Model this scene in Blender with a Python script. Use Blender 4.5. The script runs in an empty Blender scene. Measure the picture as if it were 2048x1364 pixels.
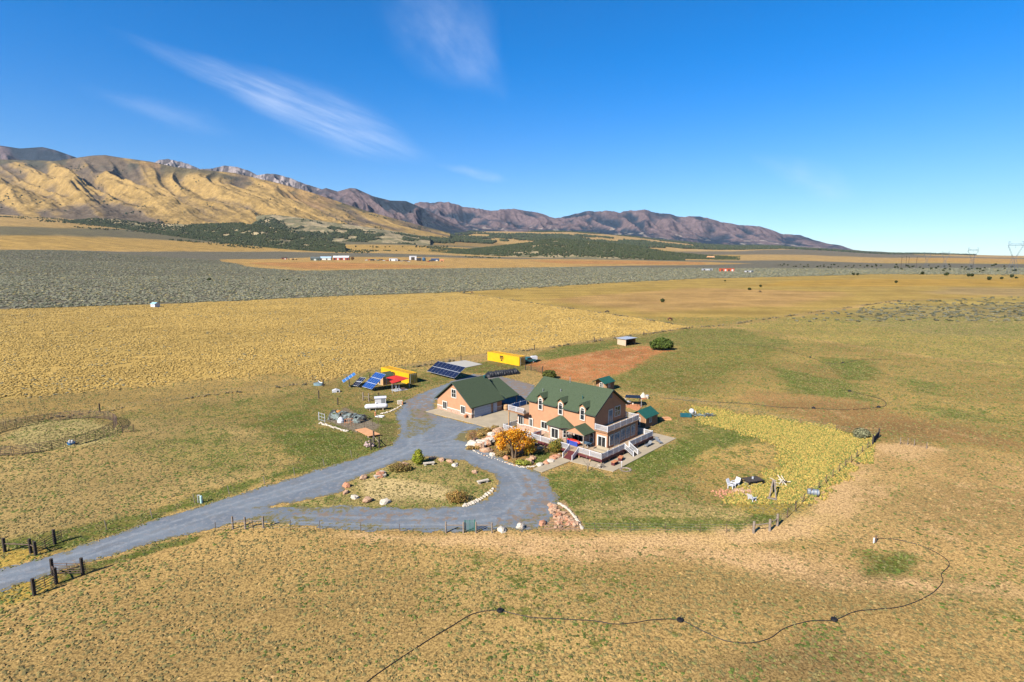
import bpy, math, random
import numpy as np
from mathutils import Vector, Matrix
random.seed(7); rng = np.random.default_rng(7)
S = bpy.context.scene; COL = S.collection
R_ = math.radians
# ---------------------------------------------------------------- camera
F, H, YH = 1100., 33., 513.
PIT = math.atan((682-YH)/F); cp, sp = math.cos(PIT), math.sin(PIT)
def ray(x, y):
    a = (x-1024)/F; b = -(y-682)/F
    return (a, cp+b*sp, -sp+b*cp)
def G(x, y, z=0.):
    d = ray(x, y); t = (z-H)/d[2]; return (d[0]*t, d[1]*t)
cam = bpy.data.objects.new('camera', bpy.data.cameras.new('camera')); COL.objects.link(cam)
cam.location = (0, 0, H); cam.rotation_euler = (math.pi/2-PIT, 0, 0)
cam.data.sensor_width = 36; cam.data.lens = F/2048*36; cam.data.clip_end = 60000; cam.data.clip_start = .5
S.camera = cam
# ---------------------------------------------------------------- noise (numpy)
def _h(ix, iy, s):
    n = (ix*374761393 + iy*668265263 + s*1442695041) & 0xffffffff
    n = ((n ^ (n >> 13))*1274126177) & 0xffffffff
    return ((n ^ (n >> 16)) & 0xffff)/65535.
def vnoise(x, y, s=0):
    x = np.asarray(x, float); y = np.asarray(y, float)
    ix = np.floor(x).astype(np.int64); iy = np.floor(y).astype(np.int64)
    fx = x-ix; fy = y-iy; fx = fx*fx*(3-2*fx); fy = fy*fy*(3-2*fy)
    a = _h(ix, iy, s); b = _h(ix+1, iy, s); c = _h(ix, iy+1, s); d = _h(ix+1, iy+1, s)
    return (a*(1-fx)+b*fx)*(1-fy)+(c*(1-fx)+d*fx)*fy
def fbm(x, y, o=4, s=0, g=.5):
    t = 0; a = 1; n = 0
    for i in range(o):
        t = t+a*vnoise(x*2**i+17.3*i, y*2**i-9.1*i, s+i); n += a; a *= g
    return t/n
def sstep(a, b, x):
    t = np.clip((x-a)/(b-a), 0, 1); return t*t*(3-2*t)
# ---------------------------------------------------------------- terrain height
_RT = np.log(np.array([1., 450, 1000, 1500, 2000, 3000, 4000, 5000, 6500, 9000, 15000]))
_TX = np.array([-600, 0, 680, 1100, 1500, 1800, 2048, 2700.])
_TZ = np.array([
 [0,0,8,30,60,170,250,300,400,500,500],
 [0,0,7,26,57,172,250,300,400,500,500],
 [0,0,0,9,24,78,140,219,320,480,600],
 [0,0,0,5,11,38,80,140,240,426,500],
 [0,0,0,1,4,19,40,65,105,180,300],
 [0,0,0,0,1,6,12,19,35,66,97],
 [0,0,0,0,1,3,6,10,16,25,46],
 [0,0,0,0,1,3,6,10,16,25,46]], float)
def tz(X, Y):
    X = np.asarray(X, float); Y = np.asarray(Y, float)
    r = np.log(np.maximum(np.hypot(X, Y), 1.)); px_ = 1024+F*np.tan(np.clip(np.arctan2(X, Y), -1.0, 1.0))
    out = 0; cols = [np.interp(r, _RT, _TZ[i]) for i in range(len(_TX))]
    i = np.clip(np.searchsorted(_TX, px_)-1, 0, len(_TX)-2)
    t = np.clip((px_-_TX[i])/(_TX[i+1]-_TX[i]), 0, 1); t = t*t*(3-2*t)
    C = np.array(cols).reshape(len(_TX), -1); k = np.arange(C.shape[1])
    ii = np.ravel(i)
    z = (C[ii, k]*(1-np.ravel(t))+C[ii+1, k]*np.ravel(t)).reshape(X.shape)
    fade = np.clip((np.hypot(X, Y)-900)/2500, 0, 1)
    return z + fade*(fbm(X/700, Y/700, 3, 5)-.5)*14*(z > .01)
def T(x, y):
    """ground point seen at photo pixel x, y"""
    d = ray(x, y)
    rs = np.exp(np.linspace(math.log(30), math.log(14000), 4000))
    Z = tz(d[0]/d[1]*rs, rs); L = H+d[2]/d[1]*rs
    k = np.nonzero(L <= Z)[0]
    if len(k) == 0: k = [len(rs)-1]
    k = k[0]
    if k > 0:
        a = L[k-1]-Z[k-1]; b = Z[k]-L[k]; f = a/(a+b) if a+b > 1e-9 else 0
        yy = rs[k-1]+(rs[k]-rs[k-1])*f
    else: yy = rs[0]
    return (d[0]/d[1]*yy, yy)
def T3(x, y):
    X, Y = T(x, y); return (X, Y, float(tz(np.array([X]), np.array([Y]))[0]))
# ---------------------------------------------------------------- helpers
def tag(o, label=None, cat=None, group=None, kind=None):
    if label: o['label'] = label
    if cat: o['category'] = cat
    if group: o['group'] = group
    if kind: o['kind'] = kind
    return o
OFF = {}
def thing(name, label, cat, loc=(0, 0, 0), rz=0, group=None, off=(0, 0, 0)):
    o = bpy.data.objects.new(name, None); COL.objects.link(o)
    o.location = loc; o.rotation_euler = (0, 0, rz); o.empty_display_size = .3
    OFF[o.name] = off
    return tag(o, label, cat, group)
def basis(d):
    d = Vector(d).normalized(); a = Vector((0, 0, 1)) if abs(d.z) < .9 else Vector((1, 0, 0))
    e = d.cross(a).normalized(); return e, d.cross(e).normalized()
class MB:
    def __init__(s): s.v = []; s.f = []; s.m = []; s.k = 0
    def add(s, vs, fs):
        b = len(s.v); s.v += [tuple(p) for p in vs]; s.f += [tuple(i+b for i in f) for f in fs]; s.m += [s.k]*len(fs); return s
    def box(s, x0, y0, z0, x1, y1, z1):
        x0, x1 = min(x0, x1), max(x0, x1); y0, y1 = min(y0, y1), max(y0, y1); z0, z1 = min(z0, z1), max(z0, z1)
        return s.add([(x0,y0,z0),(x1,y0,z0),(x1,y1,z0),(x0,y1,z0),(x0,y0,z1),(x1,y0,z1),(x1,y1,z1),(x0,y1,z1)],
                     [(0,3,2,1),(4,5,6,7),(0,1,5,4),(1,2,6,5),(2,3,7,6),(3,0,4,7)])
    def obox(s, c, sx, sy, sz, rz=0, rx=0, ry=0):
        M = Matrix.Rotation(rz, 3, 'Z') @ Matrix.Rotation(ry, 3, 'Y') @ Matrix.Rotation(rx, 3, 'X'); c = Vector(c)
        P = [c+M@Vector((a*sx/2, b*sy/2, d*sz/2)) for d in (-1, 1) for a, b in ((-1,-1),(1,-1),(1,1),(-1,1))]
        return s.add(P, [(0,3,2,1),(4,5,6,7),(0,1,5,4),(1,2,6,5),(2,3,7,6),(3,0,4,7)])
    def loft(s, A, B):
        n = len(A); return s.add(list(A)+list(B), [tuple(range(n-1, -1, -1)), tuple(range(n, 2*n))]+[(i, (i+1) % n, n+(i+1) % n, n+i) for i in range(n)])
    def prism(s, P, z0, z1): return s.loft([(p[0], p[1], z0) for p in P], [(p[0], p[1], z1) for p in P])
    def tube(s, P, r, n=6, cap=True):
        P = [Vector(p) for p in P]; rr = r if hasattr(r, '__len__') else [r]*len(P); b = []; vs = []
        for i, p in enumerate(P):
            d = (P[min(i+1, len(P)-1)]-P[max(i-1, 0)]); e, g = basis(d if d.length > 1e-6 else (0, 0, 1))
            for k in range(n):
                a = 2*math.pi*k/n; vs.append(p+(e*math.cos(a)+g*math.sin(a))*rr[i])
        fs = [(i*n+k, i*n+(k+1) % n, (i+1)*n+(k+1) % n, (i+1)*n+k) for i in range(len(P)-1) for k in range(n)]
        if cap: fs += [tuple(range(n-1, -1, -1)), tuple(range((len(P)-1)*n, len(P)*n))]
        return s.add(vs, fs)
    def lathe(s, c, prof, n=16):
        vs = [(c[0]+r*math.cos(2*math.pi*k/n), c[1]+r*math.sin(2*math.pi*k/n), c[2]+z) for r, z in prof for k in range(n)]
        fs = [(i*n+k, i*n+(k+1) % n, (i+1)*n+(k+1) % n, (i+1)*n+k) for i in range(len(prof)-1) for k in range(n)]
        return s.add(vs, fs+[tuple(range(n-1, -1, -1)), tuple(range((len(prof)-1)*n, len(prof)*n))])
    def quad(s, *P): return s.add(P, [tuple(range(len(P)))])
    def slab(s, P, t):
        """thick sheet: P corner loop, thickened by vector t"""
        t = Vector(t); return s.loft([Vector(p) for p in P], [Vector(p)+t for p in P])
    def rock(s, c, r, sx=1, sy=1, sz=.7, seed=0):
        rd = random.Random(seed); t = (1+5**.5)/2
        V = [Vector(p).normalized() for p in ((-1,t,0),(1,t,0),(-1,-t,0),(1,-t,0),(0,-1,t),(0,1,t),(0,-1,-t),(0,1,-t),(t,0,-1),(t,0,1),(-t,0,-1),(-t,0,1))]
        Fc = [(0,11,5),(0,5,1),(0,1,7),(0,7,10),(0,10,11),(1,5,9),(5,11,4),(11,10,2),(10,7,6),(7,1,8),(3,9,4),(3,4,2),(3,2,6),(3,6,8),(3,8,9),(4,9,5),(2,4,11),(6,2,10),(8,6,7),(9,8,1)]
        E = {}; V2 = list(V); F2 = []
        def mid(a, b):
            k = (min(a, b), max(a, b))
            if k not in E: E[k] = len(V2); V2.append(((V[a]+V[b])/2).normalized())
            return E[k]
        for a, b, d in Fc:
            x, y, z = mid(a, b), mid(b, d), mid(d, a); F2 += [(a, x, z), (b, y, x), (d, z, y), (x, y, z)]
        a = rd.random()*6.3; ca, sa = math.cos(a), math.sin(a)
        out = []
        for p in V2:
            q = r*(.75+.5*rd.random()); x, y, z = p.x*q*sx, p.y*q*sy, p.z*q*sz
            out.append((c[0]+x*ca-y*sa, c[1]+x*sa+y*ca, c[2]+z))
        return s.add(out, F2)
    def build(s, name, mats, parent=None, smooth=False):
        me = bpy.data.meshes.new(name); off = OFF.get(parent.name, (0, 0, 0)) if parent else (0, 0, 0)
        me.from_pydata([(p[0]-off[0], p[1]-off[1], p[2]-off[2]) for p in s.v], [], s.f)
        if not isinstance(mats, (list, tuple)): mats = [mats]
        for m in mats: me.materials.append(m)
        if any(s.m): me.polygons.foreach_set('material_index', s.m)
        if smooth: me.polygons.foreach_set('use_smooth', [True]*len(s.f))
        me.update(); o = bpy.data.objects.new(name, me); COL.objects.link(o)
        if parent: o.parent = parent; OFF[o.name] = off
        return o
def mesh_np(name, V, Fq, mats, colattrs=None, smooth=True, parent=None):
    me = bpy.data.meshes.new(name); V = np.asarray(V, np.float32); Fq = np.asarray(Fq, np.int32); k = Fq.shape[1]
    me.vertices.add(len(V)); me.vertices.foreach_set('co', V.ravel())
    me.loops.add(Fq.size); me.loops.foreach_set('vertex_index', Fq.ravel())
    me.polygons.add(len(Fq)); me.polygons.foreach_set('loop_start', np.arange(0, Fq.size, k, dtype=np.int32))
    me.polygons.foreach_set('loop_total', np.full(len(Fq), k, np.int32))
    me.polygons.foreach_set('use_smooth', np.full(len(Fq), smooth))
    for m in (mats if isinstance(mats, (list, tuple)) else [mats]): me.materials.append(m)
    for an, C in (colattrs or {}).items():
        a = me.attributes.new(an, 'FLOAT_COLOR', 'POINT'); C = np.asarray(C, np.float32)
        if C.shape[1] == 3: C = np.hstack([C, np.ones((len(C), 1), np.float32)])
        a.data.foreach_set('color', C.ravel())
    me.update(calc_edges=True); me.validate()
    o = bpy.data.objects.new(name, me); COL.objects.link(o)
    if parent: o.parent = parent
    return o
def copy_tree(o, parent=None):
    c = o.copy(); COL.objects.link(c); c.parent = parent
    for ch in list(o.children): copy_tree(ch, c)
    return c
# ---------------------------------------------------------------- materials
ALB = .62   # overall reflectance trim
class N:
    def __init__(s, name):
        s.mat = bpy.data.materials.new(name); s.mat.use_nodes = True; s.t = s.mat.node_tree; s.t.nodes.clear()
        s.out = s.n('ShaderNodeOutputMaterial')
    def n(s, typ, **k):
        o = s.t.nodes.new(typ)
        for a, b in k.items():
            if a.startswith('i_'): o.inputs[a[2:].replace('_', ' ')].default_value = b
            else: setattr(o, a, b)
        return o
    def l(s, a, b): s.t.links.new(a, b)
    def noise(s, vec, scale, detail=3, rough=.5, out='Fac'):
        o = s.n('ShaderNodeTexNoise'); o.inputs['Scale'].default_value = scale; o.inputs['Detail'].default_value = detail; o.inputs['Roughness'].default_value = rough
        if vec is not None: s.l(vec, o.inputs['Vector'])
        return o.outputs[out]
    def math(s, op, a, b=None, c=None, clamp=False):
        o = s.n('ShaderNodeMath', operation=op, use_clamp=clamp)
        for i, v in enumerate((a, b, c)):
            if v is None: continue
            if isinstance(v, (int, float)): o.inputs[i].default_value = v
            else: s.l(v, o.inputs[i])
        return o.outputs[0]
    def mr(s, v, a, b, c=0., d=1.):
        o = s.n('ShaderNodeMapRange'); o.interpolation_type = 'SMOOTHSTEP'
        for i, q in enumerate((v, a, b, c, d)):
            if isinstance(q, (int, float)): o.inputs[i].default_value = q
            else: s.l(q, o.inputs[i])
        return o.outputs[0]
    def mix(s, f, a, b, mode='MIX'):
        o = s.n('ShaderNodeMix', data_type='RGBA', blend_type=mode)
        for i, q in ((0, f), (6, a), (7, b)):
            if isinstance(q, (int, float)): o.inputs[i].default_value = q
            elif isinstance(q, tuple): o.inputs[i].default_value = (*q, 1) if len(q) == 3 else q
            else: s.l(q, o.inputs[i])
        return o.outputs[2]
    def bsdf(s, col, rough=.8, metal=0., bump=None, bs=.3, bd=.05, spec=.3):
        p = s.n('ShaderNodeBsdfPrincipled'); p.inputs['Metallic'].default_value = metal; p.inputs['Specular IOR Level'].default_value = spec
        if isinstance(rough, float): p.inputs['Roughness'].default_value = rough
        else: s.l(rough, p.inputs['Roughness'])
        s.l(s.mix(1., col, (ALB,)*3, 'MULTIPLY'), p.inputs['Base Color'])
        if bump is not None:
            b = s.n('ShaderNodeBump'); b.inputs['Strength'].default_value = bs; b.inputs['Distance'].default_value = bd
            s.l(bump, b.inputs['Height']); s.l(b.outputs[0], p.inputs['Normal'])
        s.l(p.outputs[0], s.out.inputs[0]); return p
MATS = {}
def M(name, col, rough=.75, var=.15, scale=2., metal=0., bump=.0, bs=.3, spec=.3, col2=None, thr=(.4, .6), spots=3.):
    """painted / plain surface with soft mottling, optional second colour in patches"""
    if name in MATS: return MATS[name]
    n = N(name); tc = n.n('ShaderNodeTexCoord').outputs['Object']
    a = n.noise(tc, scale, 4, .6); c = n.mix(n.mr(a, .3, .7), tuple(q*(1-var) for q in col), tuple(min(1, q*(1+var)) for q in col))
    if col2: c = n.mix(n.mr(n.noise(tc, spots, 4, .6), *thr), c, col2)
    n.bsdf(c, float(rough), metal, n.noise(tc, scale*6, 3) if bump else None, bs, bump or .01, spec)
    MATS[name] = n.mat; return n.mat
def brickmat(name, c1, c2, mort, sc=3.2):
    n = N(name); tc = n.n('ShaderNodeTexCoord').outputs['Object']
    v = n.n('ShaderNodeTexVoronoi'); v.inputs['Scale'].default_value = sc; n.l(tc, v.inputs['Vector'])
    e = n.n('ShaderNodeTexVoronoi', feature='DISTANCE_TO_EDGE'); e.inputs['Scale'].default_value = sc; n.l(tc, e.inputs['Vector'])
    sep = n.n('ShaderNodeSeparateColor'); n.l(v.outputs['Color'], sep.inputs[0])
    c = n.mix(sep.outputs[0], c1, c2); c = n.mix(n.mr(e.outputs[0], .02, .07), mort, c)
    n.bsdf(c, .85, 0, e.outputs[0], .4, .03); return n.mat
def tintmat(name, rough=.8, var=.2, scale=4., transl=0.):
    """surface whose own colour varies from clump to clump (attribute tint)"""
    n = N(name); at = n.n('ShaderNodeAttribute', attribute_name='tint'); tc = n.n('ShaderNodeTexCoord').outputs['Object']
    c = n.mix(n.mr(n.noise(tc, scale, 2), .3, .7), (1-var,)*3, (1+var,)*3); c = n.mix(1., at.outputs['Color'], c, 'MULTIPLY')
    p = n.bsdf(c, float(rough), spec=.15)
    if transl:
        t = n.n('ShaderNodeBsdfTranslucent'); n.l(c, t.inputs[0]); m = n.n('ShaderNodeMixShader'); m.inputs[0].default_value = transl
        n.l(p.outputs[0], m.inputs[1]); n.l(t.outputs[0], m.inputs[2]); n.l(m.outputs[0], n.out.inputs[0])
    return n.mat
# ================================================================ WORLD, SUN
SUN_EL, SUN_AZ = 37., 226.7   # elevation; compass-free angle (from +x, ccw) where the sun stands
sunv = Vector((math.cos(R_(SUN_AZ))*math.cos(R_(SUN_EL)), math.sin(R_(SUN_AZ))*math.cos(R_(SUN_EL)), math.sin(R_(SUN_EL))))
W = bpy.data.worlds.new('World'); S.world = W; W.use_nodes = True
class WN(N):
    def __init__(s): s.t = W.node_tree; s.t.nodes.clear(); s.out = s.n('ShaderNodeOutputWorld')
w = WN(); sky = w.n('ShaderNodeTexSky', sky_type='NISHITA'); sky.sun_disc = False
sky.sun_elevation = R_(SUN_EL); sky.sun_rotation = math.atan2(sunv.x, sunv.y); sky.altitude = 1500; sky.air_density = 1.0; sky.dust_density = .25; sky.ozone_density = 2.5
hs = w.n('ShaderNodeHueSaturation'); hs.inputs['Saturation'].default_value = 1.45; tint_ = w.mix(1., sky.outputs[0], (.78, .96, 1.14), 'MULTIPLY'); tint2 = w.mix(1., sky.outputs[0], (.22, .80, 1.30), 'MULTIPLY'); w.l(tint2, hs.inputs['Color'])
hs0 = w.n('ShaderNodeHueSaturation'); hs0.inputs['Saturation'].default_value = 1.0; hs0.inputs['Value'].default_value = .84; w.l(tint_, hs0.inputs['Color'])
gen = w.n('ShaderNodeTexCoord').outputs['Generated']; sx = w.n('ShaderNodeSeparateXYZ'); w.l(gen, sx.inputs[0])
yy = w.math('MAXIMUM', sx.outputs[1], .05); cx = w.math('DIVIDE', sx.outputs[0], yy); cz = w.math('DIVIDE', sx.outputs[2], yy)
def tanc(x, y): d = ray(x, y); return d[0]/d[1], d[2]/d[1]
def streak(p0, p1, w0, w1, amt, seed, grain=26., ragged=.35, peak=.75):
    """thin cirrus sheet between two directions, fibres running along it"""
    a = tanc(*p0); b = tanc(*p1); L = math.hypot(b[0]-a[0], b[1]-a[1]); ca, sa = (b[0]-a[0])/L, (b[1]-a[1])/L
    dx = w.math('SUBTRACT', cx, a[0]); dz = w.math('SUBTRACT', cz, a[1])
    al = w.math('DIVIDE', w.math('ADD', w.math('MULTIPLY', dx, ca), w.math('MULTIPLY', dz, sa)), L)
    ac = w.math('ADD', w.math('MULTIPLY', dx, -sa), w.math('MULTIPLY', dz, ca))
    cv = w.n('ShaderNodeCombineXYZ'); w.l(w.math('MULTIPLY', al, 2.2), cv.inputs[0]); w.l(w.math('MULTIPLY', ac, grain), cv.inputs[1]); cv.inputs[2].default_value = seed
    n1 = w.noise(cv.outputs[0], 1.6, 6, .62)
    cv2 = w.n('ShaderNodeCombineXYZ'); w.l(w.math('MULTIPLY', al, 1.4), cv2.inputs[0]); w.l(w.math('MULTIPLY', ac, 5), cv2.inputs[1]); cv2.inputs[2].default_value = seed+3
    n2 = w.noise(cv2.outputs[0], 2, 3)
    ac2 = w.math('ADD', ac, w.math('MULTIPLY', w.math('SUBTRACT', n2, .5), ragged*(w0+w1)))
    wid = w.math('MULTIPLY', w.mr(al, 0., peak, w0, w1), w.mr(al, peak, 1.08, 1., .12))
    q = w.math('DIVIDE', w.math('ABSOLUTE', ac2), wid); prof = w.mr(q, 0., 1., 1., 0.)
    ends = w.math('MULTIPLY', w.mr(al, 0., .55), w.mr(al, .72, 1.04, 1., 0.))
    fib = w.mr(n1, .28, .75, .25, 1.)
    m = w.math('MULTIPLY', w.math('MULTIPLY', prof, ends), w.math('MULTIPLY', fib, amt))
    return w.math('MULTIPLY', m, w.mr(sx.outputs[1], .1, .3))
cl = streak((190, 50), (860, 318), .010, .062, .48, 1., grain=38.)
cl = w.math('ADD', cl, streak((740, -90), (1015, 200), .05, .105, .20, 5., 10., peak=.5))
cl = w.math('ADD', cl, streak((120, 165), (480, 268), .010, .03, .13, 9.))
cl = w.math('ADD', cl, streak((860, 325), (1020, 362), .006, .014, .22, 12.))
cl = w.math('ADD', cl, streak((1480, 300), (1720, 395), .012, .04, .16, 15.), clamp=True)
skb = w.mix(w.mr(sx.outputs[2], -.02, .34), hs0.outputs[0], hs.outputs[0]); skc = w.mix(cl, skb, (7.2, 7.8, 9.0))
bg = w.n('ShaderNodeBackground'); w.l(skc, bg.inputs[0]); bg.inputs[1].default_value = .05
w.l(bg.outputs[0], w.out.inputs[0])
sl = bpy.data.lights.new('sun', 'SUN'); sl.energy = 5.; sl.angle = R_(.5); sl.color = (1., .93, .82)
so = bpy.data.objects.new('sun', sl); COL.objects.link(so); so.rotation_euler = Vector(sunv).to_track_quat('Z', 'Y').to_euler(); so.location = (0, 0, 300)
S.view_settings.view_transform = 'Standard'; S.view_settings.look = 'None'; S.view_settings.exposure = 1.5; S.view_settings.gamma = 1
S.render.engine = 'CYCLES'; S.cycles.max_bounces = 5; S.cycles.diffuse_bounces = 2; S.cycles.glossy_bounces = 2; S.cycles.transparent_max_bounces = 8; S.cycles.volume_bounces = 0
# ================================================================ SITE FRAME (u along the house depth, v along its front)
AZ = R_(46.5); UX, UY = math.cos(AZ), math.sin(AZ); O = G(1203.1, 931.2)
def WUV(u, v): return (O[0]+u*UX-v*UY, O[1]+u*UY+v*UX)
def UVp(x, y, z=0):
    X, Y = G(x, y, z); X -= O[0]; Y -= O[1]; return (X*UX+Y*UY, -X*UY+Y*UX)
def uvroot(name, label, cat, u=0, v=0, rz=0, group=None):
    X, Y = WUV(u, v); return thing(name, label, cat, (X, Y, 0), AZ+rz, group, (u, v, 0) if rz == 0 else (0, 0, 0))
# ================================================================ GROUND
def sd(P, X, Y):
    """signed distance to polygon (positive inside), numpy"""
    P = np.asarray(P, float); d = np.full(X.shape, 1e18); ins = np.zeros(X.shape, bool); n = len(P)
    for i in range(n):
        ax, ay = P[i]; bx, by = P[(i+1) % n]; ex, ey = bx-ax, by-ay; L = ex*ex+ey*ey+1e-9
        t = np.clip(((X-ax)*ex+(Y-ay)*ey)/L, 0, 1); d = np.minimum(d, (X-ax-ex*t)**2+(Y-ay-ey*t)**2)
        c = ((ay > Y) != (by > Y)); xi = ex*(Y-ay)/(ey if abs(ey) > 1e-9 else 1e-9)+ax; ins ^= (c & (X < xi))
    return np.where(ins, 1, -1)*np.sqrt(d)
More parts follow.
